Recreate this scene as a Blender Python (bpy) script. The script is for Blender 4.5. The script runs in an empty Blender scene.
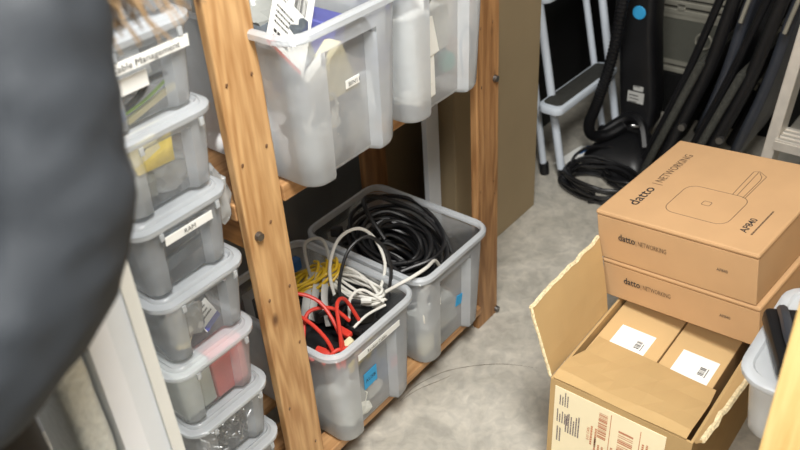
import bpy, bmesh, math, random
from mathutils import Vector, Matrix, Euler, noise
random.seed(7)
S = bpy.context.scene
COL = S.collection
PI = math.pi
V = Vector

# ------------------------------------------------------------------ materials
def lin(c):
    return tuple(((x/255)/12.92 if x/255 <= .04045 else ((x/255+.055)/1.055)**2.4) for x in c)

def new_mat(name):
    m = bpy.data.materials.new(name); m.use_nodes = True
    nt = m.node_tree; nt.nodes.clear()
    out = nt.nodes.new('ShaderNodeOutputMaterial')
    return m, nt, out

def N(nt, t, **kw):
    n = nt.nodes.new(t)
    for k, v in kw.items():
        if k in n.inputs: n.inputs[k].default_value = v
        else: setattr(n, k, v)
    return n

def plain(name, rgb, rough=.5, metal=0., var=.08, scale=18., bump=0., spec=.5, coat=0.):
    m, nt, out = new_mat(name)
    b = N(nt, 'ShaderNodeBsdfPrincipled'); b.inputs['Roughness'].default_value = rough
    b.inputs['Metallic'].default_value = metal; b.inputs['Specular IOR Level'].default_value = spec
    b.inputs['Coat Weight'].default_value = coat
    tc = N(nt, 'ShaderNodeTexCoord'); nz = N(nt, 'ShaderNodeTexNoise'); nz.inputs['Scale'].default_value = scale
    nz.inputs['Detail'].default_value = 4
    nt.links.new(tc.outputs['Object'], nz.inputs['Vector'])
    r = N(nt, 'ShaderNodeValToRGB'); c = lin(rgb)
    r.color_ramp.elements[0].position = .3; r.color_ramp.elements[1].position = .7
    r.color_ramp.elements[0].color = (*[x*(1-var) for x in c], 1)
    r.color_ramp.elements[1].color = (*[min(1, x*(1+var)) for x in c], 1)
    nt.links.new(nz.outputs['Fac'], r.inputs['Fac']); nt.links.new(r.outputs['Color'], b.inputs['Base Color'])
    if bump:
        bp = N(nt, 'ShaderNodeBump'); bp.inputs['Strength'].default_value = bump; bp.inputs['Distance'].default_value = .004
        nt.links.new(nz.outputs['Fac'], bp.inputs['Height']); nt.links.new(bp.outputs['Normal'], b.inputs['Normal'])
    nt.links.new(b.outputs[0], out.inputs[0])
    return m

def wood(name, light, dark, axis='Z', seed=0., knots=True, rough=.5):
    m, nt, out = new_mat(name)
    b = N(nt, 'ShaderNodeBsdfPrincipled'); b.inputs['Roughness'].default_value = rough
    tc = N(nt, 'ShaderNodeTexCoord'); mp = N(nt, 'ShaderNodeMapping')
    sc = [11., 11., 11.]; sc['XYZ'.index(axis)] = 1.0
    mp.inputs['Scale'].default_value = sc; mp.inputs['Location'].default_value = (seed*3.1, seed*1.7, seed*2.3)
    nt.links.new(tc.outputs['Object'], mp.inputs['Vector'])
    n1 = N(nt, 'ShaderNodeTexNoise'); n1.inputs['Scale'].default_value = 1.3; n1.inputs['Detail'].default_value = 2
    nt.links.new(mp.outputs[0], n1.inputs['Vector'])
    mul = N(nt, 'ShaderNodeMath', operation='MULTIPLY'); mul.inputs[1].default_value = 20.
    nt.links.new(n1.outputs['Fac'], mul.inputs[0])
    sn = N(nt, 'ShaderNodeMath', operation='SINE'); mul2 = N(nt, 'ShaderNodeMath', operation='MULTIPLY'); mul2.inputs[1].default_value = 2.4
    nt.links.new(mul.outputs[0], mul2.inputs[0]); nt.links.new(mul2.outputs[0], sn.inputs[0])
    n2 = N(nt, 'ShaderNodeTexNoise'); n2.inputs['Scale'].default_value = 9.; n2.inputs['Detail'].default_value = 5
    nt.links.new(mp.outputs[0], n2.inputs['Vector'])
    add = N(nt, 'ShaderNodeMath', operation='MULTIPLY_ADD'); add.inputs[1].default_value = .15; 
    nt.links.new(sn.outputs[0], add.inputs[0]); nt.links.new(n2.outputs['Fac'], add.inputs[2])
    r = N(nt, 'ShaderNodeValToRGB')
    r.color_ramp.elements[0].position = .2; r.color_ramp.elements[1].position = .72
    r.color_ramp.elements[0].color = (*lin(light), 1); r.color_ramp.elements[1].color = (*lin(dark), 1)
    nt.links.new(add.outputs[0], r.inputs['Fac'])
    col = r.outputs['Color']
    if knots:
        vo = N(nt, 'ShaderNodeTexVoronoi'); vo.inputs['Scale'].default_value = 1.
        mp2 = N(nt, 'ShaderNodeMapping'); s2 = [15., 15., 15.]; s2['XYZ'.index(axis)] = 7.
        mp2.inputs['Scale'].default_value = s2; mp2.inputs['Location'].default_value = (seed*1.3+.2, seed+.4, seed*.7)
        nt.links.new(tc.outputs['Object'], mp2.inputs['Vector']); nt.links.new(mp2.outputs[0], vo.inputs['Vector'])
        kr = N(nt, 'ShaderNodeValToRGB'); kr.color_ramp.elements[0].position = .05; kr.color_ramp.elements[1].position = .14
        kr.color_ramp.elements[0].color = (*lin((96, 60, 30)), 1); kr.color_ramp.elements[1].color = (1, 1, 1, 1)
        nt.links.new(vo.outputs['Distance'], kr.inputs['Fac'])
        mx = N(nt, 'ShaderNodeMixRGB', blend_type='MULTIPLY'); mx.inputs[0].default_value = .8
        nt.links.new(col, mx.inputs[1]); nt.links.new(kr.outputs['Color'], mx.inputs[2]); col = mx.outputs[0]
    nt.links.new(col, b.inputs['Base Color'])
    bp = N(nt, 'ShaderNodeBump'); bp.inputs['Strength'].default_value = .15; bp.inputs['Distance'].default_value = .002
    nt.links.new(n2.outputs['Fac'], bp.inputs['Height']); nt.links.new(bp.outputs['Normal'], b.inputs['Normal'])
    nt.links.new(b.outputs[0], out.inputs[0])
    return m

def plastic(name, trans, tint=(.91, .955, 1.), rough=.25, noise_amt=.06, gloss=.10):
    """milky polypropylene: part of the light goes straight through, part is scattered"""
    m, nt, out = new_mat(name)
    tr = N(nt, 'ShaderNodeBsdfTransparent'); tr.inputs[0].default_value = (.97, .98, .985, 1)
    df = N(nt, 'ShaderNodeBsdfDiffuse'); df.inputs[0].default_value = (*tint, 1)
    tl = N(nt, 'ShaderNodeBsdfTranslucent'); tl.inputs[0].default_value = (*tint, 1)
    ad = N(nt, 'ShaderNodeMixShader'); ad.inputs[0].default_value = .28
    nt.links.new(df.outputs[0], ad.inputs[1]); nt.links.new(tl.outputs[0], ad.inputs[2])
    tc = N(nt, 'ShaderNodeTexCoord'); nz = N(nt, 'ShaderNodeTexNoise'); nz.inputs['Scale'].default_value = 9; nz.inputs['Detail'].default_value = 3
    nt.links.new(tc.outputs['Object'], nz.inputs['Vector'])
    mr = N(nt, 'ShaderNodeMapRange'); mr.inputs['From Min'].default_value = .3; mr.inputs['From Max'].default_value = .7
    mr.inputs['To Min'].default_value = trans+noise_amt; mr.inputs['To Max'].default_value = trans-noise_amt
    nt.links.new(nz.outputs['Fac'], mr.inputs['Value'])
    mx = N(nt, 'ShaderNodeMixShader'); nt.links.new(mr.outputs[0], mx.inputs[0])
    nt.links.new(ad.outputs[0], mx.inputs[1]); nt.links.new(tr.outputs[0], mx.inputs[2])
    gl = N(nt, 'ShaderNodeBsdfGlossy'); gl.inputs['Roughness'].default_value = rough
    fr = N(nt, 'ShaderNodeFresnel'); fr.inputs['IOR'].default_value = 1.35
    fm = N(nt, 'ShaderNodeMath', operation='MULTIPLY'); fm.inputs[1].default_value = gloss*8
    fm.use_clamp = True
    nt.links.new(fr.outputs[0], fm.inputs[0])
    m2 = N(nt, 'ShaderNodeMixShader'); nt.links.new(fm.outputs[0], m2.inputs[0])
    nt.links.new(mx.outputs[0], m2.inputs[1]); nt.links.new(gl.outputs[0], m2.inputs[2])
    nt.links.new(m2.outputs[0], out.inputs[0])
    return m

def concrete():
    m, nt, out = new_mat('concrete')
    b = N(nt, 'ShaderNodeBsdfPrincipled'); b.inputs['Roughness'].default_value = .62
    tc = N(nt, 'ShaderNodeTexCoord')
    n1 = N(nt, 'ShaderNodeTexNoise'); n1.inputs['Scale'].default_value = 7; n1.inputs['Detail'].default_value = 8; n1.inputs['Roughness'].default_value = .62
    n1.inputs['Distortion'].default_value = 1.2
    n2 = N(nt, 'ShaderNodeTexNoise'); n2.inputs['Scale'].default_value = 34; n2.inputs['Detail'].default_value = 6; n2.inputs['Distortion'].default_value = .8
    for n in (n1, n2): nt.links.new(tc.outputs['Object'], n.inputs['Vector'])
    r1 = N(nt, 'ShaderNodeValToRGB'); e = r1.color_ramp.elements
    e[0].position = .32; e[1].position = .68; e[0].color = (*lin((164, 160, 150)), 1); e[1].color = (*lin((196, 191, 180)), 1)
    nt.links.new(n1.outputs['Fac'], r1.inputs['Fac'])
    r2 = N(nt, 'ShaderNodeValToRGB'); e = r2.color_ramp.elements
    e[0].position = .35; e[1].position = .65; e[0].color = (.86, .86, .86, 1); e[1].color = (1.08, 1.07, 1.05, 1)
    nt.links.new(n2.outputs['Fac'], r2.inputs['Fac'])
    mx = N(nt, 'ShaderNodeMixRGB', blend_type='MULTIPLY'); mx.inputs[0].default_value = 1
    nt.links.new(r1.outputs[0], mx.inputs[1]); nt.links.new(r2.outputs[0], mx.inputs[2])
    nt.links.new(mx.outputs[0], b.inputs['Base Color'])
    bp = N(nt, 'ShaderNodeBump'); bp.inputs['Strength'].default_value = .2; bp.inputs['Distance'].default_value = .003
    nt.links.new(n2.outputs['Fac'], bp.inputs['Height']); nt.links.new(bp.outputs['Normal'], b.inputs['Normal'])
    nt.links.new(b.outputs[0], out.inputs[0])
    return m

M = {}
M['post'] = wood('pine_post', (214, 172, 120), (174, 128, 80), 'Z', 0.)
M['post_b'] = wood('pine_post_shaded', (176, 132, 86), (136, 96, 58), 'Z', 1.4)  # same pine in darker colours, standing in for weaker light on these posts
M['board'] = wood('pine_board', (198, 154, 106), (156, 112, 70), 'X', .7)
M['rail'] = wood('pine_rail', (190, 134, 76), (145, 95, 48), 'Y', 2.1, False)
M['pale'] = wood('pale_spruce', (244, 210, 142), (226, 184, 112), 'Z', 3.3, False)
M['brown_wood'] = wood('brown_plank', (128, 92, 56), (98, 68, 40), 'Z', 4.2, False)
M['floor'] = concrete()
M['wall'] = plain('painted_wall', (120, 118, 112), .8, var=.05, scale=6)
M['darkwall'] = plain('dark_wall', (150, 152, 154), .8, var=.1, scale=6)
M['ceil'] = plain('ceiling_paint', (200, 198, 192), .9)
M['clear'] = plastic('clear_polypropylene', .56)
M['clear_rim'] = plastic('clear_polypropylene_rim', .46, gloss=.14)
M['clear_small'] = plastic('clear_polypropylene_small', .69)
M['window'] = plastic('clear_window_panel', .66)
M['window_small'] = plastic('clear_window_panel_small', .86)
M['clear_lid'] = plastic('clear_polypropylene_lid', .56, gloss=.14)
M['bag'] = plastic('clear_bag', .62, (.85, .86, .85), .12, .2, .2)
M['tub'] = plastic('milky_tub', .38, gloss=.12)
M['card'] = plain('brown_cardboard', (190, 152, 111), .75, var=.05, scale=9, spec=.25)
M['card_inner'] = plain('raw_cardboard', (182, 152, 106), .8, var=.06, scale=7, spec=.2, bump=.25)
M['card_pale'] = plain('tan_carton', (202, 170, 122), .75, var=.05, scale=8, spec=.2)
M['card_edge'] = plain('torn_cardboard_edge', (226, 208, 168), .9, var=.25, scale=160, bump=.8)
M['card_dark'] = plain('grey_brown_cardboard', (156, 138, 108), .8, var=.06, scale=4, spec=.2)
M['ink'] = plain('black_ink', (46, 44, 44), .7)
M['ink_thin'] = plain('brown_ink', (92, 74, 56), .7)
M['ink_grey'] = plain('grey_print', (112, 100, 106), .7)
M['ink_red'] = plain('faded_red_ink', (196, 130, 96), .7)
M['paper'] = plain('white_paper', (240, 240, 236), .7, var=.02)
M['paper_cream'] = plain('cream_label', (240, 226, 190), .7, var=.03, scale=10)
M['white'] = plain('white_plastic', (228, 228, 222), .4, var=.02)
M['white_board'] = plain('white_board', (226, 230, 234), .45, var=.02)
M['white_sheet'] = plain('white_sheet', (244, 246, 250), .5, var=.02)
M['wcable'] = plain('white_cable', (222, 220, 212), .4, var=.03)
M['gcable'] = plain('light_grey_cable', (190, 190, 186), .45, var=.03)
M['bcable'] = plain('black_cable', (22, 22, 24), .38, var=.2, spec=.6)
M['bplastic'] = plain('black_plastic', (20, 20, 22), .42, var=.2)
M['ycable'] = plain('yellow_cable', (214, 176, 44), .4)
M['rcable'] = plain('red_cable', (206, 58, 44), .4)
M['blue'] = plain('blue_note', (52, 160, 214), .6, var=.04)
M['bluec'] = plain('blue_plastic', (40, 92, 150), .4)
M['violet'] = plain('violet_box', (84, 88, 156), .5)
M['yellow'] = plain('yellow_padded_paper', (222, 196, 92), .7, var=.15, scale=60, bump=.5)
M['pink'] = plain('pink_card', (226, 118, 112), .6)
M['grey_card'] = plain('pale_grey_card', (196, 202, 196), .6)
M['green'] = plain('green_plastic', (150, 190, 60), .4)
M['teal'] = plain('teal_plastic', (90, 176, 160), .4)
M['esd'] = plain('antistatic_bag', (118, 126, 134), .2, .5, var=.3, scale=20, bump=.4)
M['greybag'] = plain('grey_bag', (150, 152, 148), .3, 0., var=.2, scale=14, bump=.4)
M['cream'] = plain('cream_plastic', (226, 216, 178), .5)
M['steel'] = plain('steel', (190, 190, 190), .3, 1.)
M['bolt'] = plain('zinc_bolt', (120, 118, 116), .35, .9)
M['alu'] = plain('brushed_aluminium', (206, 200, 190), .45, .5, var=.08, scale=30)
M['alu_rail'] = plain('aluminium_extrusion', (168, 165, 152), .5, .5)
M['case_grey'] = plain('grey_case_panel', (84, 84, 76), .6, var=.06, scale=40)
M['black_mat'] = plain('black_felt', (18, 18, 18), .9, var=.3, scale=60, spec=.2)
M['black_sheet'] = plain('black_panel', (16, 16, 17), .55, var=.2)
M['felt'] = plain('charcoal_felt', (64, 64, 60), .95, var=.25, scale=120, spec=.1, bump=.3)
M['vinyl'] = plain('black_vinyl', (52, 55, 62), .32, var=.15, spec=.6)
M['steelwhite'] = plain('powder_coated_white', (206, 214, 224), .4, var=.03)
M['tread'] = plain('rubber_tread', (52, 52, 48), .8, var=.15, scale=60)
M['jacket'] = plain('slate_jacket', (38, 42, 47), .7, var=.12, scale=7, spec=.4)
M['trousers'] = plain('black_trousers', (38, 38, 41), .75, var=.25, scale=20)
M['skin'] = plain('skin', (214, 168, 142), .5, var=.03)
M['hair'] = plain('brown_hair', (138, 114, 84), .5, var=.2, scale=50)
M['foam'] = plain('bubble_wrap', (222, 224, 218), .3, var=.08, scale=90, bump=.9)

# ------------------------------------------------------------------ helpers
def obj(name, bm, mat, parent=None, smooth=False, bevel=0., loc=None, sharp=38):
    me = bpy.data.meshes.new(name)
    bmesh.ops.recalc_face_normals(bm, faces=bm.faces)
    bm.to_mesh(me); bm.free()
    me.materials.append(mat)
    if smooth:
        for p in me.polygons: p.use_smooth = True
        me.set_sharp_from_angle(angle=math.radians(sharp))
    o = bpy.data.objects.new(name, me); COL.objects.link(o)
    if bevel:
        b = o.modifiers.new('bevel', 'BEVEL'); b.width = bevel; b.segments = 2; b.limit_method = 'ANGLE'
    if parent: o.parent = parent
    if loc: o.location = loc
    return o

def tag(o, label, cat, group=None, kind=None):
    o['label'] = label; o['category'] = cat
    if group: o['group'] = group
    if kind: o['kind'] = kind
    return o

def thing(name, label, cat, loc=(0, 0, 0), rot=(0, 0, 0), group=None):
    o = bpy.data.objects.new(name, None); o.empty_display_size = .05; COL.objects.link(o)
    o.location = loc; o.rotation_euler = rot
    return tag(o, label, cat, group)

def struct(name, bm, mat):
    o = obj(name, bm, mat); o['kind'] = 'structure'; return o

def dup(root, loc, label, rot=None):
    r = root.copy(); COL.objects.link(r); r.location = loc; r['label'] = label
    if rot is not None: r.rotation_euler = rot
    for ch in list(root.children):
        c = ch.copy(); COL.objects.link(c); c.parent = r
        for g in ch.children:
            d = g.copy(); COL.objects.link(d); d.parent = c
    return r

def box(bm, lo, hi, mtx=None):
    r = bmesh.ops.create_cube(bm, size=1)
    for v in r['verts']:
        v.co = V([lo[i] + (v.co[i]+.5)*(hi[i]-lo[i]) for i in range(3)])
        if mtx: v.co = mtx @ v.co
    return r['verts']

def bx(lo, hi, mtx=None):
    bm = bmesh.new(); box(bm, lo, hi, mtx); return bm

def smooth_path(pts, closed=False, n=6):
    pts = [V(p) for p in pts]; L = len(pts); out = []
    rng = range(L if closed else L-1)
    for i in rng:
        g = lambda k: pts[k % L] if closed else pts[max(0, min(L-1, k))]
        p0, p1, p2, p3 = g(i-1), g(i), g(i+1), g(i+2)
        for j in range(n):
            t = j/n
            out.append(.5*((2*p1)+(p2-p0)*t+(2*p0-5*p1+4*p2-p3)*t*t+(3*p1-p0-3*p2+p3)*t**3))
    if not closed: out.append(pts[-1])
    return out

def tube(bm, pts, r, seg=8, closed=False, smooth=True, n=6, flat=1., radii=None):
    P = smooth_path(pts, closed, n) if smooth and len(pts) > 2 else [V(p) for p in pts]
    L = len(P); rings = []; up = None
    for i, p in enumerate(P):
        if closed: t = P[(i+1) % L]-P[i-1]
        else: t = P[min(i+1, L-1)]-P[max(i-1, 0)]
        if t.length < 1e-9: t = V((0, 0, 1))
        t.normalize()
        if up is None:
            up = V((0, 0, 1)) if abs(t.z) < .9 else V((1, 0, 0))
        up = (up - t*up.dot(t))
        if up.length < 1e-6: up = t.orthogonal()
        up.normalize(); s = t.cross(up)
        rr = r if radii is None else radii[0]+(radii[1]-radii[0])*i/(L-1)
        rings.append([bm.verts.new(p + up*(rr*flat*math.sin(2*PI*k/seg)) + s*(rr*math.cos(2*PI*k/seg))) for k in range(seg)])
    for i in range(L if closed else L-1):
        a, b = rings[i], rings[(i+1) % L]
        for k in range(seg): bm.faces.new((a[k], a[(k+1) % seg], b[(k+1) % seg], b[k]))
    if not closed:
        bm.faces.new(rings[0][::-1]); bm.faces.new(rings[-1])
    return bm

def tb(pts, r, **k):
    return tube(bmesh.new(), pts, r, **k)

def cable(name, pts, r, mat, label=None, cat='cable', group=None, parent=None, **k):
    o = obj(name, tb(pts, r, **k), mat, parent, smooth=True)
    if label: tag(o, label, cat, group)
    return o

def rrect(a, b, r, n=5):
    pts = []
    for cx, cy, a0 in ((a-r, b-r, 0), (-a+r, b-r, PI/2), (-a+r, -b+r, PI), (a-r, -b+r, 1.5*PI)):
        for i in range(n+1):
            t = a0+PI/2*i/n; pts.append((cx+r*math.cos(t), cy+r*math.sin(t)))
    return pts

def loft(bm, rings, cap0=True, cap1=True, mtx=None):
    vs = [[bm.verts.new(mtx @ V(p) if mtx else V(p)) for p in r] for r in rings]
    L = len(vs[0])
    for a, b in zip(vs, vs[1:]):
        for k in range(L): bm.faces.new((a[k], a[(k+1) % L], b[(k+1) % L], b[k]))
    if cap0: bm.faces.new(vs[0][::-1])
    if cap1: bm.faces.new(vs[-1])
    return bm

def rbox(lo, hi, r=.01, e=.004, mtx=None, bm=None):
    """box with rounded vertical edges and softened top and bottom"""
    a, b = (hi[0]-lo[0])/2, (hi[1]-lo[1])/2; cx, cy = (hi[0]+lo[0])/2, (hi[1]+lo[1])/2
    r = min(r, a*.95, b*.95); e = min(e, r*.8, (hi[2]-lo[2])*.4)
    R = lambda d, z: [(x+cx, y+cy, z) for x, y in rrect(a-d, b-d, max(r-d, .0005))]
    bm = bm or bmesh.new()
    return loft(bm, [R(e, lo[2]), R(e*.3, lo[2]+e*.3), R(0, lo[2]+e), R(0, hi[2]-e), R(e*.3, hi[2]-e*.3), R(e, hi[2])], mtx=mtx)

def blob(size, amp=.25, seed=0, sub=3, freq=2.2, rot=0., squash=1.):
    bm = bmesh.new(); bmesh.ops.create_icosphere(bm, subdivisions=sub, radius=1)
    for v in bm.verts:
        p = v.co.copy()
        d = noise.noise(p*freq+V((seed*7.3, seed*3.1, 0)))*amp + noise.noise(p*freq*2.7+V((0, seed*5.1, 3)))*amp*.5
        q = p*(1+d)
        q = V([math.copysign(abs(c)**.7, c) for c in q])
        q = V((q.x*size[0], q.y*size[1], q.z*size[2]))
        v.co = Matrix.Rotation(rot, 3, 'Z') @ q
    return bm

def disc(bm, c, n, r, h, seg=14):
    n = V(n).normalized(); q = n.to_track_quat('Z', 'Y').to_matrix().to_4x4()
    mt = Matrix.Translation(c) @ q
    bmesh.ops.create_cone(bm, cap_ends=True, segments=seg, radius1=r, radius2=r*.85, depth=h, matrix=mt)
    return bm

def lettering(name, body, size, o, xd, yd, mat, parent, fit=None, bold=0.):
    """writing laid on a surface: o = baseline start, xd = reading direction, yd = up of the letters"""
    cu = bpy.data.curves.new('t', 'FONT'); cu.body = body; cu.size = size; cu.resolution_u = 2; cu.offset = bold
    to = bpy.data.objects.new('t', cu); COL.objects.link(to)
    dg = bpy.context.evaluated_depsgraph_get()
    me = bpy.data.meshes.new_from_object(to.evaluated_get(dg)); bpy.data.objects.remove(to)
    xd, yd = V(xd).normalized(), V(yd).normalized(); zd = xd.cross(yd)
    w = max(v.co.x for v in me.vertices)
    k = fit/w if fit else 1
    for v in me.vertices:
        c = v.co.copy(); v.co = V(o)+xd*(c.x*k)+yd*c.y+zd*.0006
    me.name = name; me.materials.clear(); me.materials.append(mat)
    ob = bpy.data.objects.new(name, me); COL.objects.link(ob); ob.parent = parent
    return ob

def frame_quad(bm, o, xd, yd, x0, y0, x1, y1, h=.0004):
    """thin printed patch on the plane (o, xd, yd)"""
    o, xd, yd = V(o), V(xd).normalized(), V(yd).normalized(); zd = xd.cross(yd)
    vs = [bm.verts.new(o+xd*x+yd*y+zd*h) for x, y in ((x0, y0), (x1, y0), (x1, y1), (x0, y1))]
    bm.faces.new(vs)

def slab(bm, o, xd, yd, x0, y0, x1, y1, th=.0012):
    o, xd, yd = V(o), V(xd).normalized(), V(yd).normalized(); zd = xd.cross(yd)
    a = [bm.verts.new(o+xd*x+yd*y) for x, y in ((x0, y0), (x1, y0), (x1, y1), (x0, y1))]
    b = [bm.verts.new(v.co+zd*th) for v in a]
    bm.faces.new(a[::-1]); bm.faces.new(b)
    for i in range(4): bm.faces.new((a[i], a[(i+1) % 4], b[(i+1) % 4], b[i]))

def print_rows(bm, o, xd, yd, x0, x1, y, rows, dy, hgt, rnd):
    """rows of tiny illegible print"""
    for r in range(rows):
        x = x0; xe = x0+(x1-x0)*rnd.uniform(.6, 1)
        while x < xe:
            w = rnd.uniform(.4, 1.3)*hgt
            frame_quad(bm, o, xd, yd, x, y-r*dy, min(x+w, xe), y-r*dy+hgt, .0016); x += w+hgt*.3

def bars(bm, o, xd, yd, x0, x1, y0, y1, n, rnd, along='x'):
    t = 0; ws = [rnd.choice((1, 1, 2, 3)) for _ in range(n*2)]; tot = sum(ws)
    for i, w in enumerate(ws):
        if i % 2 == 0:
            if along == 'x': frame_quad(bm, o, xd, yd, x0+(x1-x0)*t/tot, y0, x0+(x1-x0)*(t+w)/tot, y1, .0016)
            else: frame_quad(bm, o, xd, yd, x0, y0+(y1-y0)*t/tot, x1, y0+(y1-y0)*(t+w)/tot, .0016)
        t += w

def coil(c, rx, ry, loops, rnd, jitter=.02, zspan=.05, per=10, tilt=(0, 0), start=0., rv=10., u=V((1, 0, 0)), v=V((0, 1, 0))):
    pts = []; n = V(u).cross(V(v)); u, v = V(u), V(v)
    f1 = 1; 
    for i in range(loops*per+1):
        if i % per == 0:
            f1 = 1-rnd.random()*jitter*rv; ox = rnd.uniform(-1, 1)*jitter; oy = rnd.uniform(-1, 1)*jitter; ph = rnd.uniform(0, 6)
        t = start+2*PI*i/per
        z = zspan*(i/(loops*per)) + .006*math.sin(3*t+ph)
        a = rx*f1*math.cos(t)+ox; b = ry*f1*math.sin(t)+oy
        pts.append(V(c)+u*a+v*b+n*(z+tilt[0]*a+tilt[1]*b))
    return pts

def bin_outline(a, b, r, rw, rd, n=5):
    """rounded rectangle whose two short sides (-y, +y) carry a recess rw half-wide and rd deep"""
    pts = []; s = .010
    for cx, cy, a0 in ((a-r, b-r, 0), (-a+r, b-r, PI/2), (-a+r, -b+r, PI), (a-r, -b+r, 1.5*PI)):
        for i in range(n+1):
            t = a0+PI/2*i/n; pts.append((cx+r*math.cos(t), cy+r*math.sin(t)))
        if a0 == 0: pts += [(rw+s, b), (rw, b-rd), (-rw, b-rd), (-rw-s, b)]
        if a0 == PI: pts += [(-rw-s, -b), (-rw, -b+rd), (rw, -b+rd), (rw+s, -b)]
    return pts

def bin_rings(wt, wb, dt, db, h, r, rw, rd, top=.80):
    def at(t, d, ins=0.):
        a = (wb+(wt-wb)*t)/2-ins; b = (db+(dt-db)*t)/2-ins
        return [(x, y, t*h) for x, y in bin_outline(a, b, max(r-ins*.5, .004), rw, d)]
    R = [at(0, rd, .010), at(.012, rd, .003), at(.04, rd, 0)]
    for i in range(1, 5): R.append(at(.04+(top-.04)*i/4, rd))
    R += [at(top+.035, .0), at(.935, 0)]
    return R

def recess(o, rw, h, mat):
    """the smooth recessed panel of the short side is clearer than the frosted walls"""
    o.data.materials.append(mat)
    for p in o.data.polygons:
        if abs(p.center.x) < rw*.9 and p.center.y < 0 and abs(p.normal.y) > .8 and h*.03 < p.center.z < h*.83: p.material_index = 1

def make_bin(name, wt, wb, dt, db, h, mat, rim_mat, rw, rd, r=.035, label='', cat='storage bin', lip=.010):
    root = thing(name, label, cat)
    bm = bmesh.new(); R = bin_rings(wt, wb, dt, db, h, r, rw, rd); loft(bm, R, True, False)
    recess(obj('bin_body', bm, mat, root, smooth=True), rw, h, M['window'])
    bm = bmesh.new(); a, b = wt/2, dt/2
    q = lambda d, z: [(x, y, z) for x, y in rrect(a+d, b+d, r+d)]
    loft(bm, [q(-.002, .945*h), q(lip*.7, .945*h), q(lip, .952*h), q(lip, .985*h), q(lip*.6, h), q(-.001, h), q(-.004, .985*h), q(-.004, .95*h), q(-.002, .945*h)], False, False)
    obj('rim', bm, rim_mat, root, smooth=True)
    return root

# ------------------------------------------------------------------ camera (measured from the picture's vanishing points)
R_ = Matrix(((.6195, -.4759, .6243), (-.7827, -.3142, .5374), (-.0596, -.8216, -.5670)))
right, down, fwd = R_.col[0].normalized(), R_.col[1], R_.col[2].normalized()
down = fwd.cross(right).normalized()
cam_d = bpy.data.cameras.new('camera'); cam = bpy.data.objects.new('camera', cam_d); COL.objects.link(cam)
mw = Matrix.Identity(4)
for i in range(3):
    mw[i][0] = right[i]; mw[i][1] = -down[i]; mw[i][2] = -fwd[i]
mw.translation = V((0, 0, 1.5)); cam.matrix_world = mw
cam_d.sensor_width = 36; cam_d.lens = 36*830.76/800; cam_d.clip_start = .02
cam_d.dof.use_dof = True; cam_d.dof.focus_distance = 1.65; cam_d.dof.aperture_fstop = 4.2
S.camera = cam

# ------------------------------------------------------------------ the room
struct('floor', bx((-1.6, -1.3, -.05), (3.6, 1.7, 0)), M['floor'])
struct('wall_back', bx((-1.6, 1.6, 0), (3.6, 1.7, 2.5)), M['darkwall'])
struct('wall_end', bx((3.5, -1.3, 0), (3.6, 1.6, 2.5)), M['darkwall'])
struct('wall_side', bx((-1.6, -1.4, 0), (3.6, -1.3, 2.5)), M['wall'])
struct('wall_entry', bx((-1.7, -1.4, 0), (-1.6, 1.7, 2.5)), M['wall'])
struct('ceiling', bx((-1.7, -1.4, 2.5), (3.6, 1.7, 2.55)), M['ceil'])
# hairline crack that curves across the concrete
def ribbon(bm, pts, w):
    P = smooth_path([(x, y, .0008) for x, y in pts], n=8); vs = []
    for i, p in enumerate(P):
        t = (P[min(i+1, len(P)-1)]-P[max(i-1, 0)]).normalized(); s = V((-t.y, t.x, 0))*w*(.35+.65*abs(noise.noise(p*60)))*(.2+.8*math.sin(PI*(i+.5)/len(P)))
        vs.append((bm.verts.new(p+s), bm.verts.new(p-s)))
    for a, b in zip(vs, vs[1:]): bm.faces.new((a[0], b[0], b[1], a[1]))
bm = bmesh.new()
ribbon(bm, [(1.057, .953), (1.111, .953), (1.152, .943), (1.209, .918), (1.267, .868), (1.313, .81), (1.347, .737)], .0022)
ribbon(bm, [(1.061, .950), (1.112, .941), (1.175, .912), (1.205, .90)], .0018)
o = struct('floor_crack_1', bm, plain('crack_dirt', (112, 106, 96), .9))

# ------------------------------------------------------------------ wooden shelf
YF = .94
shelf = thing('storage_shelf', 'orange pine storage shelf with bolted posts holding the large clear bins', 'shelf', (1.09, 1.13, 0))
def sp(name, bm, mat, bevel=.003, **k):
    o = obj(name, bm, mat, shelf, bevel=bevel, **k); o.matrix_parent_inverse = Matrix.Translation((-1.09, -1.13, 0)); return o
sp('post', bx((.702, YF, 0), (.789, YF+.02, 1.9)), M['post'])
sp('post', bx((1.383, YF, 0), (1.472, YF+.02, 1.9)), M['post_b'])
sp('post', bx((.702, 1.30, 0), (.789, 1.32, 1.9)), M['post_b'])
sp('post', bx((1.385, 1.30, 0), (1.475, 1.32, 1.9)), M['post_b'])
sp('shelf_board', bx((.70, YF+.0205, .732), (1.478, 1.298, .765)), M['board'])
sp('shelf_board', bx((.79, YF-.003, .732), (1.382, YF+.0204, .765)), M['board'])
for y0, y1 in ((YF+.0005-.01, YF+.042), (1.03, 1.085), (1.14, 1.195), (1.24, 1.295)):
    if y0 < YF: sp('slat', bx((.79, y0, .062), (1.382, y1, .085)), M['board'])
    else: sp('slat', bx((.70, y0, .062), (1.478, y1, .085)), M['board'])
for x in (.716, 1.436):
    sp('side_rail', bx((x, YF+.0205, .66), (x+.022, 1.299, .731)), M['rail'])
    sp('side_rail', bx((x, YF+.0205, .0), (x+.022, 1.299, .0615)), M['rail'])
for x, z in ((.722, .70), (1.454, .70), (1.466, .016), (.722, .03)):
    bm = disc(bmesh.new(), (x, YF-.004, z), (0, -1, 0), .0085, .008)
    sp('bolt', bm, M['bolt'], 0., smooth=False)

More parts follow.
